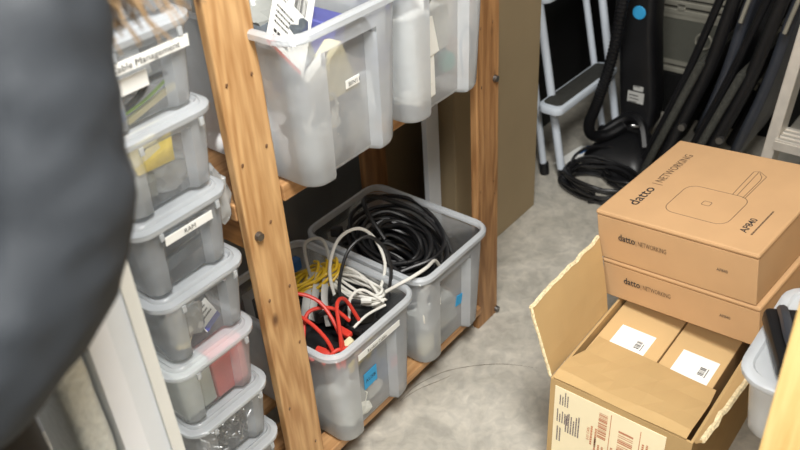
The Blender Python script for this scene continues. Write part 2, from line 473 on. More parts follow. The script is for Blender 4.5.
for x, z in [(0.717, 0.9802), (0.7683, 0.9796), (0.7179, 0.8404), (0.7733, 0.8505), (0.7537, 0.7112), (0.7708, 0.5593), (0.7198, 0.559), (0.7716, 0.4207), (0.7177, 0.283), (0.7686, 0.141), (1.3982, 0.8357), (1.4443, 0.8356), (1.401, 0.6984), (1.4513, 0.4313), (1.456, 0.3942), (1.3948, 0.4298)]:
    sp('nail_hole', disc(bmesh.new(), (x, YF-.0006, z), (.5, -1, 0), .0036, .0016, 8), M['brown_wood'], 0.)

# ------------------------------------------------------------------ large clear bins
g = 'large clear bins on the pine shelf'
binA = make_bin('storage_bin', .262, .226, .350, .335, .28, M['clear'], M['clear_rim'], .052, .020,
                label='open clear bin of mixed red, yellow and white cables on the lower shelf')
binA['group'] = g
ZB = .087
binA.location = (.940, 1.070, ZB)
binB = dup(binA, (1.232, 1.074, ZB), 'open clear bin holding a big black cable coil on the lower shelf')
binU = dup(binA, (.914, 1.034, .767), 'clear bin with label BIN11 on the upper shelf next to the front post')
binV = dup(binA, (1.183, 1.034, .767), 'clear bin with white boxes and white cord on the upper shelf by the far post')
# bin marks: local y of the recess panel at height z
def bin_front(z, col=False):
    b = (.335+(.350-.335)*z/.28)/2
    return -(b - (0 if col else .020))
bm = bmesh.new(); slab(bm, (-.052, bin_front(.245)-.0155-.006, .222), (1, 0, 0), (0, -.02, 1), -.01, 0, .125, .016)
la = obj('name_strip', bm, M['paper'], binA)
lettering('lettering', 'Random Cables', .013, (-.035, bin_front(.245)-.0237, .226), (1, 0, 0), (0, -.02, 1), M['ink'], la, fit=.062)
bm = bmesh.new(); slab(bm, (-.030, bin_front(.13)-.0005, .098), (1, 0, .04), (0, -.03, 1), 0, 0, .042, .045)
lb = obj('blue_note', bm, M['blue'], binA); lb['label'] = 'blue paper note stuck to the front recess'
lettering('lettering', 'AUSB', .014, (-.026, bin_front(.13)-.0022, .116), (1, 0, .04), (0, -.03, 1), M['ink'], lb, fit=.033)
bm = bmesh.new(); slab(bm, (-.006, bin_front(.12)-.0005, .108), (1, 0, -.2), (.2, -.03, 1), .034, -.012, .058, .018)
obj('blue_note', bm, M['blue'], binB)
bm = bmesh.new(); slab(bm, (-.002, bin_front(.17)-.0005, .142), (1, 0, .0), (0, -.03, 1), 0, 0, .034, .015)
lc = obj('name_strip', bm, M['paper'], binU)
lettering('lettering', 'BIN11', .011, (.003, bin_front(.17)-.0022, .1455), (1, 0, 0), (0, -.03, 1), M['ink'], lc, fit=.028)

# ------------------------------------------------------------------ contents of bin A (cables)
rnd = random.Random(3)
ax, ay, az = .940, 1.070, ZB
def inA(pts): return [(ax+x, ay+y, az+z) for x, y, z in pts]
# filling under the visible layer
for i, (x, y, z, s, m, lab) in enumerate([
        (-.045, -.055, .165, (.05, .05, .05), 'bplastic', 'black bundle of adapters under the red cables'),
        (.045, -.065, .165, (.05, .06, .05), 'bplastic', 'black bundle of adapters at front right under the white coil'),
        (.0, .06, .13, (.085, .08, .085), 'bplastic', 'black heap of power bricks in the middle of the cable bin'),
        (-.05, -.10, .062, (.052, .055, .055), 'foam', 'pale bag filling the bottom left of the cable bin'),
        (.055, -.105, .100, (.03, .04, .05), 'bluec', 'blue plastic piece in the bottom of the cable bin')]):
    tag(obj('cable_bundle' if m == 'bplastic' else ('plastic_bag' if m == 'foam' else 'plastic_piece'), blob(s, .3, i+1), M[m], smooth=True, loc=(ax+x, ay+y, az+z)), lab, 'cable bundle' if m == 'bplastic' else 'bag')
for i in range(3):
    c = (ax+.055+.010*i, ay+.088-.022*i, az+.225+.010*i)
    cable('network_cable', coil(c, .052, .045, 3, rnd, .008, .03, tilt=(.2, -.5), rv=30.), .0036, M['ycable'],
          ['yellow network cable coil at the back left of the cable bin', 'yellow network cable coil beside the post, middle one', 'yellow network cable coil nearest the red cables'][i], group='yellow cables')
tag(obj('plug', rbox((-.012, -.01, 0), (.012, .01, .03), .004, .003), M['bluec'], loc=(ax+.055, ay+.11, az+.262)), 'blue plug among the yellow cables', 'plug')
# flat light grey ribbon cables
for i, (dx, pts) in enumerate(((0, [(.115, .10, .20), (.10, .075, .255), (.06, .045, .262), (.01, .01, .255), (-.03, -.015, .23)]),
                (1, [(.115, .08, .20), (.105, .05, .262), (.06, .02, .268), (.015, -.015, .258), (-.015, -.05, .22)]),
                (2, [(.10, .115, .20), (.075, .08, .25), (.03, .05, .25), (-.02, .015, .235), (-.06, .0, .2)]))):
    cable('ribbon_cable', inA(pts), .010, M['gcable'], ['wide light grey flat cable across the cable bin', 'light grey flat cable beside the black bricks', 'light grey flat cable next to the yellow coils'][i], group='grey flat cables', flat=.35)
# white coil and loops
cable('usb_cable', coil((ax+.095, ay-.035, az+.232), .026, .085, 9, rnd, .006, .03, tilt=(.1, .05), rv=30.), .0034, M['wcable'], 'white cable coil lying in the right half of the cable bin')
cable('usb_cable', inA([(.06, .06, .22), (.055, .07, .30), (.065, .075, .345), (.10, .06, .34), (.105, .05, .29), (.09, .04, .22)]), .0038, M['gcable'], 'light grey cable loop standing up at the back left of the cable bin')
cable('usb_cable', inA([(.04, -.03, .22), (.055, .0, .30), (.10, .01, .355), (.145, -.01, .37), (.165, -.04, .345), (.15, -.08, .30), (.115, -.09, .25)]), .0038, M['wcable'], 'white cable arched over the right rim of the cable bin')
cable('extension_lead', inA([(.03, -.06, .23), (.05, -.03, .28), (.10, -.02, .34), (.15, -.035, .355), (.165, -.07, .325), (.14, -.105, .29), (.10, -.12, .25)]), .004, M['bcable'], 'thin black cord arched over the right rim of the cable bin')
cable('usb_cable', inA([(.02, -.08, .23), (.04, -.07, .27), (.07, -.08, .278), (.09, -.12, .25)]), .0034, M['wcable'], 'white cable crossing the front of the cable bin')
cable('usb_cable', inA([(.0, -.11, .235), (.04, -.115, .245), (.09, -.125, .243)]), .003, M['wcable'], 'short white cable lying along the front rim of the cable bin')
# red jumper cables
for i, pts in enumerate(([(-.10, -.08, .20), (-.095, .0, .27), (-.07, -.005, .325), (-.04, -.06, .31), (-.05, -.12, .25), (-.07, -.14, .19)],
                         [(-.105, .02, .22), (-.10, .01, .29), (-.085, -.05, .295), (-.08, -.11, .26), (-.085, -.14, .2)],
                         [(-.075, -.14, .2), (-.06, -.13, .27), (-.03, -.10, .315), (.005, -.09, .30), (.02, -.11, .24)],
                         [(-.10, -.06, .25), (-.06, -.04, .285), (-.02, -.07, .285), (.0, -.10, .25)],
                         [(-.11, -.12, .22), (-.08, -.13, .24), (-.05, -.145, .235)])):
    cable('patch_cable', inA(pts), .0042, M['rcable'], ['red cable looping highest at the front left of the cable bin', 'red cable beside the wooden post in the cable bin', 'red cable arched at the front edge of the cable bin', 'red cable lying flat among the black plugs', 'short red cable at the front left corner of the cable bin'][i], group='red cables')
for i in range(5):
    x, y = -.085+.022*i, -.10-.012*(i % 3)
    mt = Matrix.Translation((ax+x, ay+y, az+.225+.006*(i % 2))) @ Euler((rnd.uniform(-.6, .6), rnd.uniform(-.6, .6), rnd.uniform(0, 3))).to_matrix().to_4x4()
    tag(obj('plug', rbox((-.018, -.008, -.006), (.018, .008, .006), .004, .002, mt), M[('rcable', 'bplastic', 'cream', 'rcable', 'bplastic')[i]], smooth=True),
        ('red connector plug nearest the post', 'black plug between red connectors', 'beige connector at the front left of the cable bin', 'red connector in the front middle of the cable bin', 'black plug at the front of the cable bin')[i], 'plug', 'connectors among the red cables')
for i, (x, y, z, rz) in enumerate(((.02, -.05, .228, .5), (.05, -.085, .222, -.4), (.0, -.01, .23, 1.1), (.055, -.03, .235, .2))):
    mt = Matrix.Translation((ax+x, ay+y, az+z)) @ Euler((.2*i-.3, .25, rz)).to_matrix().to_4x4()
    t = thing('power_adapter', ('black power adapter in the middle of the cable bin', 'black power adapter near the front rim of the cable bin', 'black power adapter under the white coil', 'black power adapter with white sleeve beside the red cables')[i], 'adapter', group='black power adapters')
    obj('adapter_body', rbox((-.03, -.018, -.014), (.03, .018, .014), .008, .004, mt), M['bplastic'], t, smooth=True)
    obj('cord', tb([mt @ V(p) for p in ((.03, 0, 0), (.05, .01, .012), (.06, .03, .01), (.04, .045, .0))], .003), M['bcable'], t, smooth=True)
cable('usb_cable', inA([(-.02, -.03, .245), (.03, -.06, .262), (.055, -.085, .256)]), .0055, M['bcable'], 'thick black cable lead with a white tip in the cable bin')
tag(obj('plug', rbox((-.012, -.005, -.004), (.012, .005, .004), .003, .001, Matrix.Translation((ax+.065, ay-.092, az+.257)) @ Euler((0, .1, -.85)).to_matrix().to_4x4()), M['white']), 'white plug tip by the front rim of the cable bin', 'plug')
# pieces seen through the front recess
mt = Matrix.Translation((ax+.005, ay-.128, az+.165)) @ Euler((PI/2, -.15, 0)).to_matrix().to_4x4()
bm = bmesh.new(); A = [(-.05, -.012), (.01, -.006), (.005, -.022), (.045, .012), (.015, .03), (.012, .014), (-.05, .010)]
loft(bm, [[(x, y, -.003) for x, y in A], [(x, y, .003) for x, y in A]], mtx=mt)
tag(obj('foam_arrow', bm, M['yellow']), 'yellow arrow shaped piece behind the front of the cable bin', 'arrow')
tag(obj('card_strip', bx((ax-.045, ay-.1375, az+.060), (ax+.0, ay-.1345, az+.078)), M['cream']), 'cream card strip behind the blue note', 'card')
tag(obj('paper_bag', blob((.035, .008, .03), .3, 5), M['paper'], smooth=True, loc=(ax+.02, ay-.123, az+.05)), 'crumpled white paper bag low in the cable bin', 'bag')
tag(obj('paper_bag', blob((.03, .012, .035), .3, 8), M['bag'], smooth=True, loc=(ax+.07, ay-.135, az+.14)), 'clear crumpled bag in the right front corner of the cable bin', 'bag')
tag(obj('plastic_piece', rbox((-.03, -.006, -.012), (.03, .006, .012), .004, .002), M['rcable'], loc=(ax+.075, ay-.13, az+.075)), 'red plastic piece low in the cable bin', 'plastic piece')

# ------------------------------------------------------------------ contents of bin B (black coil)
bx_, by_ = 1.232, 1.074
def inB(pts): return [(bx_+x, by_+y, ZB+z) for x, y, z in pts]
for i, (c, rx, ry, n, rr, lab) in enumerate((((0, .025, .09), .085, .115, 9, .0062, 'thick black cable coil at the bottom of the open bin'),
                            ((0, .03, .150), .095, .120, 10, .0062, 'thick black cable coil in the middle of the open bin'),
                            ((.010, .015, .205), .104, .128, 16, .0054, 'thick black cable coil on top of the pile in the open bin'))):
    cable('extension_cable', coil((bx_+c[0]+.008, by_+c[1], ZB+c[2]-.026), rx, ry, n, rnd, .013, .065, tilt=(.16, .22 if i else 0), start=i*2., rv=42.), rr, M['bcable'], lab, group='black coils in the bin')
cable('extension_cable', inB([(-.02, .02, .25), (.0, .09, .295), (.03, .12, .305), (.06, .10, .30), (.10, .03, .27), (.118, -.04, .23), (.10, -.09, .18)]), .0058, M['bcable'], 'black cable end arched above the coil against the bin wall')
t = thing('power_plug', 'black plug on the left of the big cable coil', 'plug', (bx_-.085, by_+.115, ZB+.275), (0, .4, .6))
obj('plug_body', rbox((-.02, -.013, -.01), (.02, .013, .01), .006, .003), M['bplastic'], t, smooth=True)
obj('pin', tb([(.02, .005, 0), (.034, .005, 0)], .0022, smooth=False), M['steel'], t); obj('pin', tb([(.02, -.005, 0), (.034, -.005, 0)], .0022, smooth=False), M['steel'], t)
tag(obj('plastic_bag', blob((.075, .095, .045), .2, 3), M['foam'], smooth=True, loc=(bx_+.01, by_-.045, ZB+.052)), 'pale grey bag in the bottom of the bin with the black coil', 'bag')
cable('usb_cable', [(1.045, .955, .352), (1.065, .93, .372), (1.095, .912, .383), (1.135, .908, .382), (1.185, .925, .362), (1.215, .935, .325)], .004, M['wcable'], 'white cable lying over the left front rim of the bin with the black coil')
cable('usb_cable', coil((bx_-.080, by_-.146, ZB+.16), .030, .06, 12, rnd, .004, .012, rv=30., u=V((1, 0, 0)), v=V((0, 0, 1))), .003, M['wcable'], 'white cable coil pressed against the front left of the bin with the black coil')
tag(obj('plug', rbox((-.014, -.008, -.012), (.014, .008, .012), .004, .003), M['white'], smooth=True, loc=(bx_-.08, by_-.135, ZB+.105)), 'white plug inside the white coil', 'plug')
tag(obj('wall_adapter', rbox((-.022, -.012, -.03), (.022, .012, .03), .006, .004), M['cream'], smooth=True, loc=(bx_-.078, by_-.135, ZB+.045)), 'cream wall adapter at the bottom of the white coil', 'adapter')
tag(obj('paper_strip', bx((bx_-.104, by_+.05, ZB+.175), (bx_-.1025, by_+.12, ZB+.19)), M['paper']), 'white paper strip inside the left wall of the bin with the black coil', 'paper')

# ------------------------------------------------------------------ contents of the upper bins
ux, uy, uz = .914, 1.034, .768
rd2 = random.Random(11)
tag(obj('antistatic_bag', blob((.075, .10, .06), .3, 12), M['greybag'], smooth=True, loc=(ux-.02, uy+.03, uz+.24)), 'crumpled grey bag on top of the labelled upper bin', 'bag')
tag(obj('antistatic_bag', blob((.05, .05, .05), .35, 14), M['esd'], smooth=True, loc=(ux-.055, uy-.06, uz+.215)), 'dark crumpled bag in the front left of the labelled upper bin', 'bag')
t = thing('packing_slip', 'white printed packing slip with a red edge in the upper bin', 'paper', (.776, .905, 1.037))
so, sx, sy = (0, 0, 0), V((.55, -.07, -.77)).normalized(), V((.103, .05, .031)); sy = (sy-sx*sy.dot(sx)).normalized()
bm = bmesh.new(); slab(bm, so, sx, sy, 0, 0, .100, .16, .001); obj('sheet', bm, M['paper'], t)
bm = bmesh.new(); print_rows(bm, so, sx, sy, .006, .045, .13, 6, .007, .003, rd2); print_rows(bm, so, sx, sy, .01, .06, .075, 4, .010, .004, rd2)
bars(bm, so, sx, sy, .05, .082, .105, .138, 14, rd2); print_rows(bm, so, sx, sy, .012, .07, .028, 2, .011, .006, rd2); obj('print', bm, M['ink'], t)
bm = bmesh.new(); frame_quad(bm, so, sx, sy, 0, 0, .092, .006, .0016); obj('red_edge', bm, M['rcable'], t)
tag(obj('cardboard_box', rbox((-.045, -.05, -.07), (.045, .05, .07), .004, .003, Euler((.2, .2, .4)).to_matrix().to_4x4()), M['violet'], loc=(ux+.03, uy-.05, uz+.17)), 'violet box behind the packing slip', 'box')
bm = bmesh.new(); A = [(-.035, -.04), (.05, -.04), (.02, .05), (-.01, .03)]
loft(bm, [[(x, -.015, z) for x, z in A], [(x, .02, z) for x, z in A]]); tag(obj('card_wedge', bm, M['cream'], loc=(ux-.005, uy-.122, uz+.165)), 'cream card wedge seen through the front recess', 'card')
tag(obj('dark_case', blob((.02, .03, .035), .15, 21), M['bplastic'], smooth=True, loc=(ux+.082, uy-.11, uz+.195)), 'small dark case at the right front of the labelled upper bin', 'case')
for i, (x, y, z, s) in enumerate(((-.055, -.115, .05, (.045, .035, .045)), (-.05, -.11, .135, (.045, .03, .04)), (.05, -.10, .055, (.05, .04, .045)))):
    tag(obj('plastic_bag', blob(s, .35, 30+i), M['bag'], smooth=True, loc=(ux+x, uy+y, uz+z)), ('clear bag at the bottom left of the labelled upper bin', 'clear bag in the middle left of the labelled upper bin', 'clear bag at the bottom right of the labelled upper bin')[i], 'bag', 'clear bags in the upper bin')
tag(obj('dark_pouch', blob((.05, .06, .03), .25, 41), M['esd'], smooth=True, loc=(ux+.01, uy-.06, uz+.035)), 'dark pouch at the bottom of the labelled upper bin', 'pouch')
for i, (x, z, w, h, ry, m, lab_) in enumerate(((-.066, .06, .022, .03, .3, 'white', 'white card pack at the bottom left of the labelled upper bin'), (-.03, .17, .03, .02, -.5, 'wcable', 'white foam pack left of the recess in the labelled upper bin'),
        (.04, .05, .022, .028, .2, 'gcable', 'grey charger pack behind the recess of the labelled upper bin'), (.078, .09, .016, .04, -.1, 'white_board', 'pale carton at the bottom right of the labelled upper bin'))):
    tag(obj('card_pack', rbox((-w, -.01, -h), (w, .01, h), .004, .003, Matrix.Rotation(ry, 4, 'Y')), M[m], loc=(ux+x, uy-.120, uz+z)), lab_, 'pack')
cable('usb_cable', coil((ux-.05, uy-.128, uz+.105), .035, .03, 5, rnd, .004, .01, u=V((1, 0, .3)), v=V((0, .1, 1))), .003, M['wcable'], 'white cord bundle behind the front of the labelled upper bin')
tag(obj('white_adapter', rbox((-.02, -.012, -.014), (.02, .012, .014), .005, .003, Euler((0, -.4, 0)).to_matrix().to_4x4()), M['white'], loc=(ux-.03, uy-.13, uz+.085)), 'small white adapter behind the front of the labelled upper bin', 'adapter')
vx, vy, vz = 1.183, 1.034, .768
for i, (x, y, z, w, d, h, rz) in enumerate(((-.035, -.098, .150, .062, .055, .040, .10), (-.055, -.112, .072, .032, .04, .045, .05), (.0, .05, .10, .08, .05, .1, .0))):
    tag(obj('white_box', rbox((-w, -d, -h), (w, d, h), .004, .003, Matrix.Rotation(rz, 4, 'Z')), M['white'], loc=(vx+x, vy+y, vz+z)), ('white box lying highest in the upper bin by the far post', 'white upright adapter box under the top white box', 'white box at the back of the upper bin by the far post')[i], 'box', 'white boxes in the upper bin')
cable('usb_cable', coil((vx-.065, vy-.125, vz+.04), .045, .025, 6, rnd, .004, .02), .004, M['wcable'], 'white cord coil at the bottom left of the upper bin by the far post')
cable('extension_lead', coil((vx-.03, vy-.128, vz+.03), .022, .026, 3, rnd, .003, .008, u=V((1, 0, 0)), v=V((0, 0, 1))), .0028, M['gcable'], 'thin grey cord loop beside the white cord coil')
tag(obj('plastic_piece', blob((.02, .015, .018), .2, 51), M['teal'], smooth=True, loc=(vx+.055, vy-.12, vz+.06)), 'small teal piece in the upper bin by the far post', 'plastic piece')
tag(obj('dark_pouch', blob((.05, .05, .04), .3, 52), M['esd'], smooth=True, loc=(vx+.045, vy-.06, vz+.055)), 'dark pouch at the right of the upper bin by the far post', 'pouch')
cable('extension_lead', [(vx+.075, vy-.145, vz+.03), (vx+.07, vy-.145, vz+.10), (vx+.09, vy-.145, vz+.125), (vx+.108, vy-.145, vz+.10), (vx+.10, vy-.145, vz+.03)], .003, M['bcable'], 'dark cord loop against the right front of the upper bin by the far post')
tag(obj('antistatic_bag', blob((.05, .05, .03), .3, 61), M['esd'], smooth=True, loc=(vx-.06, vy-.08, vz+.235)), 'blue grey bag on top of the white boxes', 'bag')

# ------------------------------------------------------------------ stack of small lidded boxes
def make_small_box():
    root = thing('lidded_box', '', 'storage box', group='stack of small clear boxes with lids')
    bm = bmesh.new(); loft(bm, bin_rings(.170, .150, .262, .24, .128, .022, .034, .012, .82), True, False)
    recess(obj('box_body', bm, M['clear_small'], root, smooth=True), .034, .128, M['window_small'])
    bm = bmesh.new(); q = lambda d, z: [(x, y, z) for x, y in rrect(.095+d, .14+d, max(.036+d, .008))]
    loft(bm, [q(-.008, .1225), q(-.001, .1215), q(.0, .1235), q(.0, .1305), q(-.003, .1325), q(-.012, .133), q(-.014, .137), q(-.017, .1385), q(-.022, .134), q(-.05, .134)], False, True)
    l = obj('lid', bm, M['clear_lid'], root, smooth=True)
    for x in (-.052, .055): obj('lid_tab', bx((x, -.1402, .108), (x+.007, -.137, .1205)), M['clear_lid'], l)
    return root
SX, SY = .585, 1.060
small = make_small_box()
labs = ['clear lidded box at the foot of the small box stack', 'clear lidded box second from the floor in the small box stack', 'clear lidded box with shiny screws in the small box stack',
        'clear lidded box with a pink card in the small box stack', 'clear lidded box with a blue edged bag in the small box stack', 'clear lidded box labelled RAM in the small box stack',
        'clear lidded box with a yellow padded sheet in the small box stack', 'clear lidded box labelled Cable Management in the small box stack', 'clear lidded box topmost of the small box stack, behind the hair']
stack = []
jx = [0, .003, .001, -.004, .003, -.002, .004, -.002, 0]
for i in range(9):
    loc = (SX+jx[i], SY+rnd.uniform(-.003, .003), .001+.1402*i)
    if i == 0: small.location = loc; small['label'] = labs[0]; stack.append(small)
    else: stack.append(dup(small, loc, labs[i]))
def sfront(z): return -(.24+(.262-.24)*z/.128)/2
def small_label(i, x0, x1, z0, z1, txt=None, size=.012, fit=None, name='name_strip', off=.0):
    z = (z0+z1)/2
    bm = bmesh.new(); slab(bm, (0, sfront(z)+off-.001, 0), (1, 0, 0), (0, -.06, 1), x0, z0, x1, z1, .001)
    o = obj(name, bm, M['paper'], stack[i])
    if txt: lettering('lettering', txt, size, (x0+.004 if fit is None else x0+(x1-x0-fit)/2, sfront(z)+off-.0028-.06*z0-.0003, z0+.004), (1, 0, 0), (0, -.06, 1), M['ink'], o, fit=fit)
    return o
small_label(7, -.075, .070, .090, .107, 'Cable Management', .013, .112, off=-.002)
small_label(7, -.045, .003, .054, .078, name='blank_label', off=.008)
small_label(5, -.045, .045, .096, .111, 'RAM', .011, .022, off=-.002)
def inS(i, x, y, z): l = stack[i].location; return (l.x+x, l.y+y, l.z+z)
def put(name, bm, mat, i, x, y, z, lab, cat='bag', smooth=True, group=None):
    o = obj(name, bm, M[mat], smooth=smooth, loc=inS(i, x, y, z)); return tag(o, lab, cat, group)
# Cable Management box
put('velcro_strip', tb([(-.05, 0, 0), (-.01, -.004, .01), (.03, 0, .022)], .004, flat=.4), 'green', 7, .012, -.10, .016, 'green strip in the box labelled Cable Management', 'strip')
put('plastic_piece', blob((.012, .01, .012), .2, 71), 'bluec', 7, -.045, -.10, .02, 'blue piece in the box labelled Cable Management', 'plastic piece')
put('cable_ties', tb([(-.04, 0, 0), (0, 0, .015), (.02, 0, .03), (.05, 0, .03)], .006, flat=.6), 'bplastic', 7, 0, -.095, .016, 'black cable ties in the box labelled Cable Management', 'cable ties')
put('plastic_bag', blob((.06, .08, .035), .3, 72), 'bag', 7, 0, 0, .045, 'clear bag in the box labelled Cable Management')
put('card_strip', bx((-.045, -.003, -.004), (.045, .003, .004), Matrix.Rotation(-.25, 4, 'Y')), 'cream', 7, .01, -.104, .018, 'cream strip in the box labelled Cable Management', 'card', False)
# yellow sheet box
mt = Euler((1.25, 0, -.1)).to_matrix().to_4x4()
bm = bmesh.new(); A = [(-.034, -.018), (.028, -.018), (.038, .022), (-.036, .004)]
loft(bm, [[(x, y, -.003) for x, y in A], [(x, y, .003) for x, y in A]], mtx=mt)
put('padded_sheet', bm, 'yellow', 6, -.002, -.088, .070, 'yellow padded sheet in the clear box third below the hair', 'padded sheet', False)
put('card_strip', bx((-.03, -.004, -.014), (.02, .004, .014), Matrix.Rotation(-.2, 4, 'Y')), 'cream', 6, -.01, -.086, .085, 'tan card above the yellow padded sheet', 'card', False)
put('plastic_bag', blob((.04, .04, .026), .3, 75), 'bag', 6, .015, -.065, .03, 'clear bag below the yellow padded sheet')
put('plastic_bag', blob((.028, .03, .024), .3, 76), 'greybag', 6, -.03, -.07, .03, 'small grey bag at the left below the yellow padded sheet')
# RAM box
for k in range(5):
    put('memory_module', bx((-.06, -.0025, -.016), (.06, .0025, .016), Euler((.35, .05*k-.1, 0)).to_matrix().to_4x4()), 'esd', 5, .002, -.09+.032*k, .03+.004*(k % 2), ['grey memory module nearest the front of the RAM box', 'grey memory module second in the RAM box', 'grey memory module in the middle of the RAM box', 'grey memory module fourth in the RAM box', 'grey memory module at the back of the RAM box'][k], 'memory module', False, 'memory modules')
put('antistatic_bag', blob((.06, .09, .018), .25, 79), 'esd', 5, 0, 0, .078, 'dark antistatic bag lying on the memory modules')
# bags with blue edge
put('antistatic_bag', blob((.06, .08, .024), .3, 80), 'esd', 4, 0, .01, .03, 'dark antistatic bag under the card with a blue edge')
t = thing('product_card', 'white card with a blue lower edge in a clear lidded box', 'card', inS(4, .016, -.090, .032), (.95, .1, .45))
bm = bmesh.new(); slab(bm, (0, 0, 0), (1, 0, 0), (0, 1, 0), -.026, -.02, .026, .02, .002); obj('card', bm, M['paper'], t)
bm = bmesh.new(); frame_quad(bm, (0, 0, 0), (1, 0, 0), (0, 1, 0), -.026, -.02, .026, -.011, .0026); obj('blue_edge', bm, M['violet'], t)
bm = bmesh.new(); print_rows(bm, (0, 0, .001), (1, 0, 0), (0, 1, 0), -.02, .02, .012, 3, .007, .003, rd2); obj('print', bm, M['ink'], t)
put('plastic_bag', blob((.034, .014, .036), .35, 81), 'bag', 4, -.03, -.098, .055, 'clear crumpled bag at the left of the card with a blue edge')
put('card_strip', bx((-.012, -.003, -.018), (.014, .003, .018), Matrix.Rotation(.5, 4, 'Y')), 'cream', 4, -.042, -.102, .028, 'cream card in the left corner of the box with the blue edged card', 'card', False)
# pink card
put('card_box', rbox((-.036, -.06, -.049), (.036, .06, .049), .003, .002), 'pink', 3, .034, -.048, .055, 'pink card box in a clear lidded box', 'box', False)
put('card_box', rbox((-.034, -.055, -.049), (.034, .055, .049), .003, .002), 'grey_card', 3, -.038, -.050, .055, 'pale grey card box beside the pink one', 'box', False)
# screws
for b in (2,):
    bm = bmesh.new(); r3 = random.Random(5)
    for k in range(150):
        c = V((r3.uniform(-.055, .06), r3.uniform(-.105, -.02), r3.uniform(.012, .06))); d = V((r3.uniform(-1, 1), r3.uniform(-1, 1), r3.uniform(-.5, .5))).normalized()
        disc(bm, c, d, .0022, .016, 6); disc(bm, c+d*.008, d, .0048, .003, 8)
    o = obj('loose_screws', bm, M['steel'], loc=stack[b].location); tag(o, 'heap of shiny steel screws in a clear lidded box', 'screws', kind='stuff')
    put('plastic_bag', blob((.055, .05, .03), .3, 90), 'greybag', b, 0, .05, .04, 'grey bag behind the shiny screws')
put('plastic_bag', blob((.06, .09, .035), .3, 91), 'greybag', 1, 0, 0, .05, 'grey bag in the second small box from the floor')
put('plastic_bag', blob((.06, .09, .03), .3, 92), 'greybag', 8, 0, 0, .045, 'grey brown bag in the topmost small box')

# bag hanging between stack and post
tag(obj('plastic_bag', blob((.018, .03, .05), .35, 95), M['bag'], smooth=True, loc=(.683, .985, .79)), 'small clear bag wedged between the box stack and the front post', 'bag')

# ------------------------------------------------------------------ open carton with two boxes in it
cx0, cx1, cy0, cy1, cz = 1.058, 1.60, .264, .550, .313
T = .005
carton = thing('open_carton', 'big open brown carton with bent flaps and a cream shipping label on the floor', 'carton', (1.3, .407, 0))
def cp(name, bm, mat, parent=None, **k):
    o = obj(name, bm, M[mat], parent or carton, **k)
    if parent is None: o.matrix_parent_inverse = Matrix.Translation((-1.3, -.407, 0))
    return o
bm = bmesh.new()
box(bm, (cx0, cy0, .001), (cx1, cy1, .006)); box(bm, (cx0, cy0, .006), (cx0+T, cy1, cz)); box(bm, (cx1-T, cy0, .006), (cx1, cy1, cz))
box(bm, (cx0+T, cy0, .006), (cx1-T, cy0+T, cz)); box(bm, (cx0+T, cy1-T, .006), (cx1-T, cy1, cz))
cp('carton_body', bm, 'card_inner')
def sheet(rows, th=.005):
    """curved cardboard: rows of points, thickened along the normal"""
    bm = bmesh.new(); nr, nc = len(rows), len(rows[0]); P = [[V(p) for p in r] for r in rows]; A = []; B = []
    for i in range(nr):
        ra, rb = [], []
        for j in range(nc):
            du = P[min(i+1, nr-1)][j]-P[max(i-1, 0)][j]; dv = P[i][min(j+1, nc-1)]-P[i][max(j-1, 0)]
            n = du.cross(dv).normalized()*th/2
            ra.append(bm.verts.new(P[i][j]+n)); rb.append(bm.verts.new(P[i][j]-n))
        A.append(ra); B.append(rb)
    for i in range(nr-1):
        for j in range(nc-1):
            bm.faces.new((A[i][j], A[i+1][j], A[i+1][j+1], A[i][j+1])); bm.faces.new((B[i][j], B[i][j+1], B[i+1][j+1], B[i+1][j]))
    for i in range(nr-1):
        for j in (0, nc-1): bm.faces.new((A[i][j], B[i][j], B[i+1][j], A[i+1][j]))
    for j in range(nc-1):
        for i in (0, nr-1): bm.faces.new((A[i][j], A[i][j+1], B[i][j+1], B[i][j]))
    return bm
# front flap folded in over the boxes
rows = []
for i, (dx, z) in enumerate(((0, .316), (.02, .321), (.06, .316), (.11, .309), (.155, .304))):
    rows.append([(cx0+dx+(.012*(1-k/8) if i == 4 else 0), cy1-.006-(cy1-cy0-.018)*k/8 - (.012 if i > 2 and k == 0 else 0) + (.004 if i == 4 and k == 8 else 0), z+.003*math.sin(k*1.1+i)*(1 if 0 < i < 4 else .3)) for k in range(9)])
cp('flap', sheet(rows), 'card_inner', smooth=False)
# left flap standing up and out
rows = []
for t_ in (0, .25, .5, .75, 1):
    rows.append([(cx0+.002+(.238+.034*t_)*k/10, cy1+.002+.040*t_+.01*t_*t_, cz+.002+.152*t_+(.010*math.sin(k*.9)*t_ if t_ < .3 else 0)) for k in range(11)])
lf = cp('flap', sheet(rows), 'card_inner')
def torn_strip(p0, p1, r, seed, out):
    bm = bmesh.new(); n = 40; pts = []
    for k in range(n+1):
        p = V(p0).lerp(V(p1), k/n); pts.append(p+V(out)*noise.noise(p*40+V((seed, 0, 0)))*.4)
    tube(bm, pts, r, seg=5, smooth=False); return bm
e = cp('torn_edge', torn_strip(rows[-1][0], rows[-1][-1], .0042, 1, (0, .004, .006)), 'card_edge'); e.parent = lf; e.matrix_parent_inverse = Matrix.Identity(4)
e = cp('torn_edge', torn_strip(rows[-1][0], rows[0][0], .0036, 2, (-.003, .003, 0)), 'card_edge'); e.parent = lf; e.matrix_parent_inverse = Matrix.Identity(4)
# right flap bent outwards
rows = []
for t_ in (0, .5, 1):
    rows.append([(cx0+.004+(cx1-cx0-.03)*k/10, cy0-.002-(.012+.03*k/10)*t_, cz+.001+.012*t_) for k in range(11)])
rf = cp('flap', sheet(rows), 'card_inner')
e = cp('torn_edge', torn_strip(rows[-1][0], rows[-1][-1], .0055, 3, (0, .008, .008)), 'card_edge'); e.parent = rf; e.matrix_parent_inverse = Matrix.Identity(4)
